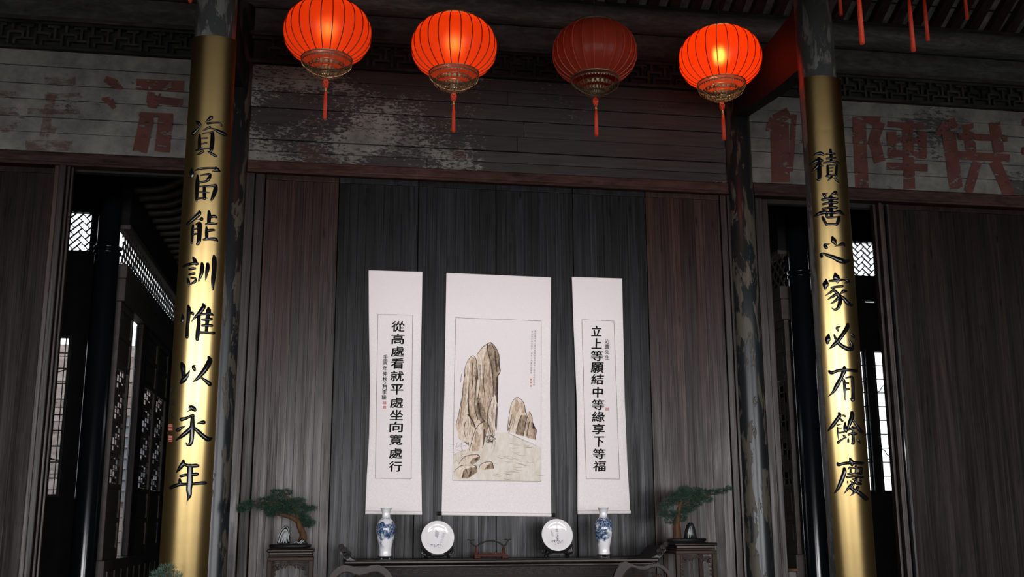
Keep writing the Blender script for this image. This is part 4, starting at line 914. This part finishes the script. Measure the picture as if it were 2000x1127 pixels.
for ch in l4.children:
    if ch.name.startswith('cloth_shade'): ch.data = ch.data.copy(); ch.data.materials[0] = M['cloth_hot']
# lanterns whose bodies hang above the frame: only the tassels reach in
EXT = [(1642, 28, -1.6, 1.0, 'red lantern above the frame, short tassel showing nearest the right column'), (1684, 84, -3.2, 1.0, 'red lantern above the frame, tassel second from the right column'), (1784, 99, -2.55, 1.0, 'red lantern above the frame, longest tassel at upper right'), (1812, 78, -1.75, 1.0, 'red lantern above the frame, tassel just right of the longest one'), (1889, 37, -1.0, 1.0, 'red lantern above the frame, rightmost tassel'), (371, 3, -1.7, 1.0, 'red lantern above the frame, tassel tip left of the left brass plaque')]
lng = lantern_proto('red_lantern', False, TL=.38)
for px, py, Y, s, lab in EXT:
    o = copy_tree(lng); p = at(px, py, Y); o.location = (p.x, p.y, p.z+.796); tag(o, lab, 'lantern', 'red lanterns above the frame')

def drop(o):
    for c in list(o.children): drop(c)
    bpy.data.objects.remove(o)
drop(lng)
#==FURNITURE==
TZ = 1.18; TY0, TY1 = -.56, -.10
alt = empty('altar_table', (0, -.33, 0), 'long dark carved altar table with upturned ends under the scrolls', 'table')
RWD = M['rosewood']
MB().bbox(-1.19, 1.16, TY0, TY1, TZ-.030, TZ, .010).build('tabletop', RWD, alt)
MB().bbox(-1.15, 1.12, TY0+.012, TY1-.01, TZ-.052, TZ-.034, .006).build('under_moulding', RWD, alt)
MB().box(-1.10, 1.07, TY0+.04, TY1-.03, TZ-.32, TZ-.052).build('apron', M['apron'], alt)
# key-fret strip carved on the apron
kf = MB(); x = -1.08
y_ = TY0+.034; zt = TZ-.066
def kb(x0, x1, z0, z1): kf.box(x0, x1, y_, y_+.008, z0, z1)
while x < 1.02:
    kb(x, x+.003, zt-.048, zt-.024); kb(x, x+.045, zt-.027, zt-.024); kb(x+.022, x+.068, zt-.038, zt-.035); kb(x+.034, x+.037, zt-.024, zt); kb(x+.034, x+.076, zt-.003, zt); kb(x+.066, x+.069, zt-.048, zt-.018); kb(x+.01, x+.055, zt-.013, zt-.010); x += .076
kf.build('key_fret_strip', M['carved'], alt)
for z_ in (TZ-.060, TZ-.122, TZ-.135): MB().bbox(-1.10, 1.07, TY0+.03, TY0+.05, z_-.006, z_, .002).build('moulding', M['carved'], alt)
xp = [-1.06, -.78, -.50, -.22, .06, .34, .62, .92]
for a, b in zip(xp[:-1], xp[1:]):
    p = MB()
    for q in ((a+.01, b-.01, TZ-.155, TZ-.15), (a+.01, b-.01, TZ-.29, TZ-.285), (a+.01, a+.015, TZ-.29, TZ-.15), (b-.015, b-.01, TZ-.29, TZ-.15)): p.bbox(q[0], q[1], TY0+.028, TY0+.045, q[2], q[3], .002)
    pn = p.build('drawer_frame', M['carved'], alt)
    cv = MB(); cxm, czm = (a+b)/2, TZ-.22
    for k_ in range(9):
        t0 = random.uniform(0, 2*PI); cx_, cz_ = cxm+random.uniform(-.09, .09), czm+random.uniform(-.035, .035)
        cv.tube([(cx_+.018*math.cos(t0+j*.5)*(1-j*.08), TY0+.035, cz_+.014*math.sin(t0+j*.5)*(1-j*.08)) for j in range(9)], .0035, 5)
    cv.build('carving', M['carved'], pn)
# upturned scroll ends
def scrollend(sgn, xe):
    e = MB()
    prof = crv([(0, TZ-.002), (.035, TZ+.012), (.075, TZ+.045), (.11, TZ+.085)], 5)
    lo = [(x_*1.0+.012, z_-.03) for x_, z_ in prof]
    pl_ = [(xe+sgn*(x_-.07), z_) for x_, z_ in prof]+[(xe+sgn*(x_-.07), z_) for x_, z_ in reversed(lo)]
    e.prism(pl_, TY0+.01, TY1-.005); r_ = e.build('flared_end', RWD, alt)
    c = MB()   # ruyi-cloud outline on the front face
    for (cx_, cz_, rr) in ((.105, .098, .018), (.082, .072, .022), (.050, .048, .017), (.075, .046, .018), (.060, .030, .016)):
        c.tube([(xe+sgn*(cx_-.06+rr*math.cos(a)), TY0-.002, TZ+cz_+rr*math.sin(a)) for a in [2*PI*j/18 for j in range(19)]], .0030, 5)
        c.lathe([(0, 0)], 3) if False else None
        c.prism([(xe+sgn*(cx_-.06+rr*math.cos(a)), TZ+cz_+rr*math.sin(a)) for a in [2*PI*j/16 for j in range(16)]], TY0-.001, TY0+.03)
    c.tube([(xe+sgn*(-.01), TY0-.002, TZ+.052), (xe-sgn*.03, TY0-.002, TZ+.02), (xe-sgn*.07, TY0-.002, TZ+.004)], .003, 5)
    c.build('cloud_carving', M['apron'], r_)
scrollend(-1, -1.165); scrollend(1, 1.165)
for x_ in (-.98, .95):
    for yy in (TY0+.06, TY1-.10): MB().bbox(x_-.04, x_+.04, yy, yy+.06, 0, TZ-.32, .008).build('leg', RWD, alt)
# flower stands
def stand(xc, y0, y1, z, w_, lab):
    root = empty('flower_stand', (xc, (y0+y1)/2, 0), lab, 'stand', 'carved flower stands beside the altar table'); h_ = w_/2
    MB().bbox(xc-h_, xc+h_, y0, y1, z-.022, z, .009).build('top', RWD, root)
    MB().bbox(xc-h_*.90, xc+h_*.90, y0+.015, y1-.015, z-.040, z-.022, .004).build('waist', RWD, root)
    MB().bbox(xc-h_*.92, xc+h_*.92, y0+.012, y1-.012, z-.052, z-.042, .004).build('bead_moulding', M['carved'], root)
    fz = z-.056; x0, x1 = xc-h_*.96, xc+h_*.96; d0, d1 = y0+.006, y1-.006
    MB().bbox(x0, x1, d0, d1, fz-.026, fz, .006).build('frame_rail', M['carved'], root)
    for lx in (x0, x1-.034):
        for ly in (d0, d1-.034): MB().bbox(lx, lx+.034, ly, ly+.034, 0, fz-.024, .006).build('leg', M['carved'], root)
    MB().bbox(x0+.02, x1-.02, d0+.02, d1-.02, .10, .13, .004).build('stretcher_frame', RWD, root)
    # pierced carved spandrel panel, front and both sides: scrolls of raised tube
    ca = MB(); rr = random.Random(5); L_ = x1-x0-.085; xa = x0+.0425; zt_ = fz-.032
    ca.bbox(xa-.008, xa+L_+.008, d0+.008, d0+.016, zt_-.004, zt_, .002)
    for ex in (xa-.006, xa+L_+.002): ca.bbox(ex, ex+.004, d0+.008, d0+.016, zt_-.5, zt_, .002)
    def curl(cx_, cz_, r_, s_):
        ca.tube([(cx_+s_*r_*(1-j*.07)*math.cos(j*.62), d0+.012, cz_+r_*(1-j*.07)*math.sin(j*.62)) for j in range(12)], .0034, 5)
    half = L_/2
    for s_ in (-1, 1):
        for (fx, dz, r_) in ((.06, .016, .011), (.22, .020, .013), (.40, .018, .012), (.58, .024, .015), (.76, .030, .016), (.9, .026, .014), (.92, .055, .014), (.80, .05, .012), (.93, .085, .013), (.93, .115, .013), (.94, .145, .012), (.94, .18, .012), (.94, .22, .011), (.70, .046, .010), (.3, .036, .008), (.48, .038, .009)):
            curl(xc+s_*fx*half, zt_-dz, r_, s_)
            curl(xc+s_*fx*half+.004, zt_-dz-.006, r_*.6, -s_)
    ca.build('pierced_carving', M['carved'], root)
    return root
stand(-1.565, -.60, -.26, 1.264, .336, 'carved square flower stand under the bonsai left of the altar table')
stand(1.44, -.60, -.24, 1.288, .335, 'carved square flower stand under the bonsai right of the altar table')

# porcelain vases
def vase(px, py, mat, lab, s=1.0):
    p = at(px, py, -.33); base = TZ
    root = empty('porcelain_vase', (p.x, -.33, base+.022), lab, 'vase', 'blue and white vases on the altar table')
    pf = crv([(.044, 0), (.0455, .006), (.044, .03), (.046, .06), (.056, .11), (.066, .16), (.071, .205), (.066, .245), (.048, .275), (.034, .292), (.030, .315), (.031, .345), (.036, .362), (.046, .371)], 5)
    pf = [(r_*s, z_*s*.945) for r_, z_ in pf]; pf += [(pf[-1][0]-.004, pf[-1][1]), (.026, .32*s*.945)]
    me = MB().lathe(pf, 48).mesh('vase'); o = link('body', me, mat, smooth=True); o.parent = root
    root.rotation_euler = (0, 0, 0)
    st = tag(empty('vase_stand', (p.x, -.33, base)), lab.replace('vase', 'stand under the vase') if False else 'small black round stand under the %s vase' % ('left' if px < 1000 else 'right'), 'stand', 'small black vase stands')
    MB().lathe([(0, .020), (.056, .020), (.058, .016), (.054, .011), (0, .011)], 32, (p.x, -.33, base)).build('top', M['ebony'], st)
    for i in range(4): a = PI/4+i*PI/2; MB().bbox(p.x+.04*math.cos(a)-.006, p.x+.04*math.cos(a)+.006, -.33+.04*math.sin(a)-.006, -.33+.04*math.sin(a)+.006, base, base+.012, .002).build('foot', M['ebony'], st)
vase(752.5, 1088, M['porc_a'], 'blue and white landscape vase below the left scroll')
vase(1180, 1085, M['porc_b'], 'blue and white landscape vase below the right scroll')
# plates on stands
def plate(px, py, r_, lab, k_, art):
    c = at(px, py, -.34); zc = c.z
    root = empty('porcelain_plate', (c.x, -.34, zc), lab, 'plate', 'white display plates on the altar table')
    pf = [(0, .004), (r_*.5, .004), (r_*.62, 0), (r_*.80, -.006), (r_, -.016), (r_*1.002, -.013), (r_*.8, -.001), (r_*.62, .007), (r_*.45, .010), (0, .010)]
    pf = [(0, 0), (r_*.60, 0), (r_*.66, .003), (r_*.98, .017), (r_, .020), (r_*.985, .021), (r_*.66, .008), (r_*.60, .005), (0, .005)]
    me = MB().lathe(pf, 64).mesh('plate'); o = link('dish', me, M['porc'], smooth=True); o.parent = root
    mb = MB()
    for s in art: stroke_mesh(mb, [(x_, y2, w_*.60) for x_, y2, w_ in s], lambda a, b, h: (a*r_*.9, -b*r_*.9, .0056), n=3, cap=False)
    q = link('underglaze_painting', mb.mesh('art'), M['plate_ink']); q.parent = root
    root.rotation_euler = (PI/2-.20, 0, 0)
    st = empty('plate_stand', (c.x, -.34, TZ), 'black carved easel stand holding the %s plate' % k_, 'stand', 'black carved plate stands')
    b = MB(); rr = r_*1.0
    arc = [(c.x+(rr+.006)*math.sin(a), -.355, zc-(rr+.006)*math.cos(a)) for a in [(-1.05+2.1*j/16) for j in range(17)]]
    b.tube(arc, [.011+.004*abs(j-8)/8 for j in range(17)], 8); b.build('cradle', M['ebony'], st)
    for sx in (-1, 1):
        l = MB(); x_ = c.x+sx*r_*.72
        l.tube(crv([(c.x+sx*r_*.35, -.36, zc-r_*1.02), (c.x+sx*r_*.62, -.37, TZ+.03), (c.x+sx*r_*.68, -.385, TZ+.008)], 4), .0085, 8)
        l.tube(crv([(c.x+sx*r_*.85, -.355, zc-r_*.62), (c.x+sx*r_*.95, -.36, TZ+.045), (c.x+sx*r_*.74, -.36, TZ+.028), (c.x+sx*r_*.62, -.365, TZ+.02)], 4), .0095, 8)
        l.tube([(c.x+sx*r_*.6, -.33, zc-r_*.7), (c.x+sx*r_*.7, -.27, TZ+.006)], .008, 8)
        l.build('leg', M['ebony'], st)
    MB().bbox(c.x-r_*.4, c.x+r_*.4, -.37, -.352, TZ+.022, TZ+.034, .003).build('bar', M['ebony'], st)
rnd = random.Random(11); art1 = []; art2 = []
for k_ in range(9): art1.append([(-.02+k_*.03-.12, -.6+k_*.03, .02), (-.16+k_*.02, -.12+k_*.02, .02)])
for r2 in range(5):
    for k_ in range(4): art1.append([(.38-r2*.05+k_*.045, -.30+r2*.14, .022), (.36-r2*.05+k_*.045, -.21+r2*.14, .022)])
for k_ in range(18): a = rnd.uniform(0, 2*PI); cx_ = -.38 if k_ % 2 else .12; art1.append([(cx_+.22*math.cos(a), .58+.16*math.sin(a), .02), (cx_+.22*math.cos(a+1), .58+.16*math.sin(a+.8), .035), (cx_+.08*math.cos(a+2), .58+.1*math.sin(a+2), .015)])
for k_ in range(38): a = rnd.uniform(0, 2*PI); x_, y2 = rnd.uniform(-.42, .42), rnd.uniform(.38, .72); art2.append([(x_, y2, .03), (x_+.10*math.cos(a), y2+.08*math.sin(a), .05), (x_+.14*math.cos(a), y2+.12*math.sin(a), .015)])
for k_ in range(22): a = rnd.uniform(0, 2*PI); y2 = rnd.uniform(-.45, .35); art2.append([(.02+.03*math.sin(y2*9), y2, .04), (.02+.10*math.cos(a), y2+.08*math.sin(a), .05)])
for k_ in range(4): art2.append([(-.40+k_*.04, -.38+k_*.06, .02), (-.40+k_*.045, .02+k_*.03, .02)])
plate(854.5, 1050.5, .124, 'white plate printed with verse and flowers, left of the rack', 'left', art1)
plate(1087.5, 1045.5, .121, 'white plate printed with a blue-black flower spray, right of the rack', 'right', art2)
# display rack
cx = at(957.5, 1088, -.33).x
rk = empty('display_rack', (cx, -.33, TZ), 'small empty red-brown display rack between the two plates', 'rack')
def U2(x_, y2): # crop coords (scale 8.875, origin 860,1000) to x,z on y=-.33
    p = at(860+x_/8.875, 1000+y2/8.875, -.33); return p.x, p.z
RS = M['redstand']
x0, _ = U2(585, 0); x1, _ = U2(1160, 0); zb_, zt_ = TZ+.012, TZ+.032
MB().bbox(x0, x1, -.355, -.305, zb_, zt_, .004).build('base_bar', RS, rk)
MB().bbox(x0+.03, x1-.03, -.345, -.315, zt_, zt_+.008, .002).build('base_ridge', RS, rk)
for a in (x0, x1-.045): MB().bbox(a, a+.045, -.37, -.29, TZ, zb_+.006, .003).build('foot', RS, rk)
for xx in (625, 1095):
    a, _ = U2(xx, 0); _, zt2 = U2(xx, 600)
    MB().lathe([(.012, zt_), (.014, zt_+.006), (.009, zt_+.012), (.011, zt_+.03), (.008, zt2-.006), (.011, zt2), (.0, zt2+.002)], 16, (a, -.33, 0)).build('post', RS, rk, smooth=True)
def plank_curve(pts, th): return MB().tube([(U2(*p)[0], -.33, U2(*p)[1]) for p in crv(pts, 6)], th, 8)
plank_curve([(520, 490), (540, 540), (590, 580), (640, 580), (700, 545), (800, 508), (870, 500), (950, 505), (1040, 545), (1090, 580), (1140, 560), (1175, 490)], .0055).build('curved_rail', RWD, rk, smooth=True)
for (a, b) in (((450, 482), (612, 480)), ((1098, 478), (1242, 470))):
    q = MB(); p0, p1 = U2(*a), U2(*b); mx, mz = (p0[0]+p1[0])/2, (p0[1]+p1[1])/2; hl = (p1[0]-p0[0])/2
    q.lathe([(0, .003), (hl*.5, .0035), (hl, 0), (hl*.6, -.005), (0, -.006)], 24); o = q.build('cloud_head', M['ebony'], rk, smooth=True); 
    o.location = Vector((mx, -.33, mz))-Vector(rk.location); o.scale = (1, .8, 1)
# bonsai
def needles(c, rx, ry, rz, n, rnd, L_=.016):
    mb = MB()
    for i in range(n):
        a, b = rnd.uniform(0, 2*PI), math.acos(rnd.uniform(-1, 1)); k_ = rnd.uniform(.45, 1)
        d = Vector((math.sin(b)*math.cos(a), math.sin(b)*math.sin(a), math.cos(b)))
        p = Vector((c[0]+rx*d.x*k_, c[1]+ry*d.y*k_, c[2]+rz*d.z*k_))
        for j in range(3):
            e = (d+Vector((rnd.uniform(-1, 1), rnd.uniform(-1, 1), rnd.uniform(-.2, 1.2)))).normalized()*L_*rnd.uniform(.6, 1.2)
            sdir = e.cross(Vector((rnd.uniform(-1, 1), rnd.uniform(-1, 1), rnd.uniform(-1, 1)))).normalized()*.0012
            mb.add([p-sdir, p+sdir, p+e], [(0, 1, 2)])
    return mb
def bonsai(ox, oy, sc_, Yb, zb, trunk, branches, pads, lab, rocks, tray):
    """coordinates are crop pixels (scale sc_, origin ox,oy)"""
    def Q(x_, y2, dy=0): return at(ox+x_/sc_, oy+y2/sc_, Yb+dy)
    base = Q(*tray[2]); root = empty('bonsai', (base.x, Yb, zb), lab, 'bonsai')
    rnd = random.Random(4); k_ = 1/(sc_*F/8.35)   # crop px to metres
    tr = MB()
    for pts in trunk: tr.tube([Q(x_, y2, dy) for x_, y2, dy, w_ in crv(pts, 6)], [w_*k_/2 for x_, y2, dy, w_ in crv(pts, 6)], 10)
    tr.build('trunk', M['trunk'], root, smooth=True)
    for pts in branches: MB().tube([Q(x_, y2, dy) for x_, y2, dy, w_ in crv(pts, 5)], [w_*k_/2 for x_, y2, dy, w_ in crv(pts, 5)], 7).build('branch', M['trunk'], root, smooth=True)
    for (x_, y2, rx, rz, dy) in pads:
        c = Q(x_, y2, dy); needles(c, rx*k_*1.1, rx*k_*.85, rz*k_*1.2, int(rx*rz*.24)+90, rnd).build('foliage_pad', M['needle'], root)
    # oval tray
    a, b = Q(tray[0][0], tray[0][1]), Q(tray[1][0], tray[1][1]); cx_ = (a.x+b.x)/2; hw = (b.x-a.x)/2
    t_ = MB().lathe([(0, .003), (hw*.9, .003), (hw*.97, .008), (hw, .018), (hw*.98, .030), (hw*.93, .026), (0, .024)], 40).mesh('tray')
    o = link('tray', t_, M['ebony'], smooth=True); o.parent = root; o.location = (cx_-base.x, 0, 0); o.scale = (1, .42, 1)
    return root, Q, k_
Z1 = 1.264
def rock(root, Q, poly, th, Yo, name, stripes, k_, mat):
    n = len(poly); c = (sum(p[0] for p in poly)/n, sum(p[1] for p in poly)/n); mb = MB(); rings = []
    for (s_, dy) in ((1, 0), (.97, -th*.55), (.82, -th*.85), (.5, -th)):
        rings.append([Q(c[0]+(x_-c[0])*s_, c[1]+(y2-c[1])*s_+(1-s_)*12, Yo+dy) for x_, y2 in poly])
    back = [[(p.x, 2*(rings[0][0].y)-p.y, p.z) for p in rg] for rg in rings]
    allr = [[p[:] for p in r_] for r_ in rings]; seq = list(reversed([[tuple(p) for p in b] for b in back]))[:-1]+allr
    vs = [p for r_ in seq for p in r_]; m = n
    fs = [(j*m+i, j*m+(i+1) % m, (j+1)*m+(i+1) % m, (j+1)*m+i) for j in range(len(seq)-1) for i in range(m)]+[tuple(range(m)), tuple((len(seq)-1)*m+i for i in range(m))]
    mb.add(vs, fs); o = mb.build(name, mat, root, smooth=True)
    if stripes:
        q = MB()
        for s in stripes: stroke_mesh(q, s, lambda a, b, h: Q(a, b, Yo-th-.003)[:], n=4, cap=False)
        q.build('painted_veins', plain('white_vein', (.17, .18, .18), .4), o)
# left bonsai: crop scale 3.846, origin (440,920)
b1, Q1, kk = bonsai(440, 920, 3.846, -.43, Z1+.0,
    [[(575, 540, 0, 70), (585, 480, 0, 52), (560, 420, 0, 46), (545, 380, 0, 40), (500, 350, 0, 34), (440, 330, 0, 30), (380, 320, 0, 22)], [(585, 500, 0, 40), (600, 470, -.01, 20)], [(560, 400, 0, 30), (540, 330, .01, 26), (520, 270, .01, 22), (470, 200, 0, 18), (430, 165, 0, 12)]],
    [[(530, 290, 0, 14), (400, 240, 0, 12), (290, 230, 0, 10), (200, 265, 0, 8)], [(545, 370, 0, 12), (600, 310, 0, 9), (650, 280, 0, 6)], [(470, 200, 0, 10), (520, 215, 0, 8), (570, 225, 0, 5)], [(390, 320, 0, 10), (340, 330, 0, 6)], [(560, 390, 0, 12), (620, 390, 0, 9)], [(250, 250, 0, 8), (130, 275, 0, 5)]],
    [(150, 265, 55, 30, 0), (120, 290, 30, 18, .01), (185, 240, 35, 16, -.01), (300, 225, 60, 24, 0), (290, 270, 60, 22, -.02), (380, 160, 42, 18, 0), (460, 160, 46, 18, .01), (390, 200, 60, 22, -.01), (350, 290, 50, 30, .02), (345, 325, 35, 20, 0), (440, 255, 70, 34, -.02), (420, 295, 60, 28, 0), (500, 290, 55, 28, -.01), (480, 235, 50, 20, .02), (550, 220, 48, 16, 0), (570, 260, 40, 18, .01), (640, 280, 46, 18, 0), (600, 290, 30, 14, -.01), (570, 330, 38, 24, 0), (600, 370, 50, 30, 0), (630, 395, 42, 24, -.01), (575, 350, 40, 26, .02), (610, 405, 30, 16, 0)],
    'cascading pine bonsai on the stand left of the altar table', None, ((328, 560), (648, 560), (490, 575)))
rock(b1, Q1, [(388, 545), (395, 500), (415, 450), (440, 415), (465, 410), (480, 425), (485, 470), (488, 545)], .035, 0, 'display_rock', [[(400, 540, 9), (420, 480, 9), (450, 440, 9), (470, 470, 9), (478, 530, 7)], [(418, 540, 9), (440, 490, 9), (455, 465, 9), (468, 510, 8)], [(436, 540, 7), (450, 505, 10), (458, 540, 6)], [(393, 520, 4), (410, 465, 5), (445, 422, 5), (470, 430, 5), (482, 480, 4)]], kk, M['blackrock'])
rock(b1, Q1, [(500, 548), (530, 525), (545, 530), (565, 510), (580, 495), (600, 520), (625, 548)], .03, -.01, 'low_rock', [[(515, 542, 4), (535, 530, 4), (545, 540, 4)], [(550, 545, 4), (580, 515, 5)], [(565, 545, 4), (592, 520, 5)]], kk, M['blackrock'])
# right bonsai: crop scale 3.5714, origin (900,920)
b2, Q2, kk = bonsai(900, 920, 3.5714, -.42, 1.288,
    [[(1510, 475, 0, 62), (1508, 430, 0, 56), (1505, 380, 0, 54), (1512, 330, 0, 44), (1525, 260, 0, 30), (1540, 210, 0, 20)]],
    [[(1530, 240, 0, 16), (1600, 210, 0, 12), (1700, 180, 0, 10), (1800, 150, 0, 7), (1880, 125, 0, 4)], [(1515, 330, 0, 14), (1450, 300, 0, 9), (1400, 300, 0, 5)], [(1520, 280, 0, 14), (1600, 250, 0, 10), (1660, 240, 0, 6)], [(1530, 240, 0, 12), (1470, 210, 0, 8), (1440, 230, 0, 5)]],
    [(1560, 125, 42, 22, 0), (1540, 155, 60, 24, -.01), (1490, 180, 52, 24, .01), (1450, 220, 55, 22, 0), (1420, 250, 40, 18, .01), (1410, 300, 38, 20, 0), (1460, 300, 55, 22, -.01), (1530, 300, 58, 24, 0), (1470, 345, 48, 22, 0), (1540, 335, 40, 20, .01), (1590, 250, 60, 26, 0), (1640, 225, 48, 22, -.02), (1570, 270, 60, 22, .02), (1640, 140, 45, 24, 0), (1690, 150, 50, 22, .01), (1650, 185, 55, 24, 0), (1720, 200, 42, 18, 0), (1760, 150, 50, 18, -.01), (1820, 140, 46, 16, 0), (1870, 122, 26, 14, 0), (1600, 180, 52, 26, .01), (1530, 215, 50, 22, .02)],
    'spreading pine bonsai with thick trunk on the stand right of the altar table', None, ((1440, 482), (1712, 482), (1570, 492)))
rock(b2, Q2, [(1565, 472), (1572, 420), (1585, 375), (1600, 358), (1618, 362), (1632, 390), (1645, 450), (1650, 472)], .035, 0, 'display_rock', [[(1588, 468, 5), (1590, 420, 5), (1602, 385, 5)], [(1600, 465, 4), (1606, 410, 4), (1614, 380, 4)]], kk, M['blackrock'])

# armchairs in front of the table, backs to it
def chair(Y, ox, lab, crest, panel):
    """crest: upper/lower outline in full-picture pixels at depth Y"""
    pu = [at(x_, y2, Y) for x_, y2 in crest[0]]; xc = (pu[0].x+pu[-1].x)/2; hw = abs(pu[-1].x-pu[0].x)/2
    root = empty('armchair', (xc, Y-.2, 0), lab, 'chair', 'carved armchairs before the altar table')
    R_ = M['rosewood_red']; lo = [at(x_, y2, Y) for x_, y2 in crest[1]]
    poly = [(p.x, p.z) for p in pu]+[(p.x, p.z) for p in reversed(lo)]
    cr_ = MB().prism(poly, Y-.02, Y+.02).mesh('crest'); o = link('crest_rail', cr_, R_, root)
    MB().tube([(p.x, Y-.022, p.z) for p in lo], .004, 6).build('bead', M['carved'], root)
    zc = lo[0].z
    cv = MB(); rr = random.Random(8)
    for i in range(70):
        cx_ = xc+rr.uniform(-hw*.72, hw*.72); lim = min([p.z for p in lo[2:-2] if abs(p.x-cx_) < hw*.22] or [zc+.1])
        cz_ = lim-.012-rr.uniform(0, .16); r_ = rr.uniform(.008, .016); t0 = rr.uniform(0, 6)
        cv.tube([(cx_+r_*(1-j*.08)*math.cos(t0+j*.6), Y-.008, cz_+r_*(1-j*.08)*math.sin(t0+j*.6)) for j in range(10)], .0036, 4)
    cv.build('pierced_back_carving', M['carved'], root)
    for s_ in (-1, 1):
        MB().bbox(xc+s_*hw-.025*(s_ > 0), xc+s_*hw+.025*(s_ < 0), Y-.02, Y+.02, 0, zc+.02, .006).build('back_post', R_, root)
        MB().bbox(xc+s_*hw*.95-.02, xc+s_*hw*.95+.02, Y-.48, Y-.44, 0, .70, .006).build('leg', R_, root)
        MB().tube(crv([(xc+s_*hw*.92, Y, .76), (xc+s_*hw*1.0, Y-.25, .74), (xc+s_*hw*.97, Y-.46, .70)], 5), .018, 8).build('arm', R_, root)
    MB().bbox(xc-hw, xc+hw, Y-.5, Y+.02, .46, .50, .01).build('seat', R_, root)
cl = [(634, 1190), (636, 1150), (643, 1127), (648, 1118), (660, 1107), (672, 1103), (685, 1105), (698, 1108), (712, 1108), (724, 1104), (740, 1103), (752, 1109), (762, 1119), (767, 1128), (774, 1150), (776, 1190)]
ll = [(646, 1190), (648, 1152), (654, 1134), (660, 1125), (670, 1118), (680, 1117), (690, 1121), (702, 1124), (716, 1121), (728, 1117), (738, 1117), (747, 1122), (753, 1128), (757, 1136), (762, 1152), (764, 1190)]
chair(-.86, 0, 'dark carved armchair whose back top shows before the left end of the altar table', (cl, ll), None)
cr2 = [(1189, 1190), (1191, 1150), (1197, 1128), (1203, 1112), (1213, 1099), (1221, 1096), (1229, 1100), (1242, 1105), (1256, 1106), (1270, 1102), (1283, 1100), (1293, 1104), (1303, 1113), (1314, 1128), (1321, 1150), (1324, 1190)]
lr2 = [(1201, 1190), (1204, 1156), (1210, 1138), (1216, 1124), (1225, 1113), (1232, 1107), (1240, 1109), (1250, 1113), (1262, 1113), (1272, 1108), (1284, 1107), (1293, 1112), (1302, 1122), (1304, 1136), (1309, 1156), (1312, 1190)]
chair(-.86, 0, 'dark carved armchair whose back top shows before the right end of the altar table', (cr2, lr2), None)
# potted plant tip before the left plaque
pc = at(327, 1112, -2.5)
pp = empty('potted_pine', (pc.x, -2.5, 0), 'pale needle plant, tips just showing before the foot of the left plaque', 'plant')
rnd = random.Random(2)
for (dx, dz, r_) in ((0, 0, .045), (-.045, -.03, .04), (.035, -.035, .045), (-.01, -.06, .06), (.06, -.06, .03), (-.07, -.06, .03)):
    needles((pc.x+dx, -2.5, pc.z+dz), r_, r_, r_*.6, 130, rnd, .022).build('foliage_pad', M['needle_pale'], pp)
MB().tube(crv([(pc.x, -2.5, .78), (pc.x+.03, -2.5, .9), (pc.x-.01, -2.5, 1.0), (pc.x, -2.5, pc.z-.02)], 4), .012, 8).build('trunk', M['trunk'], pp)
MB().lathe([(0, .62), (.08, .62), (.11, .70), (.12, .78), (.10, .78), (0, .76)], 24, (pc.x, -2.5, 0)).build('pot', M['ebony'], pp, smooth=True)
MB().lathe([(0, .0), (.16, .0), (.16, .03), (.04, .06), (.04, .58), (.13, .60), (.13, .62), (0, .62)], 24, (pc.x, -2.5, 0)).build('pedestal', RWD, pp)
# short wooden post in the right passage
p = at(1541, 1112, .9)
q = empty('short_post', (p.x, .9, 0), 'short square wooden post low in the right passage beside the back column', 'post')
MB().bbox(p.x-.05, p.x+.05, .85, .95, 0, p.z-.02, .005).build('shaft', M['jamb'], q)
MB().bbox(p.x-.06, p.x+.06, .84, .96, p.z-.02, p.z+.01, .005).build('cap', M['trunk'], q)
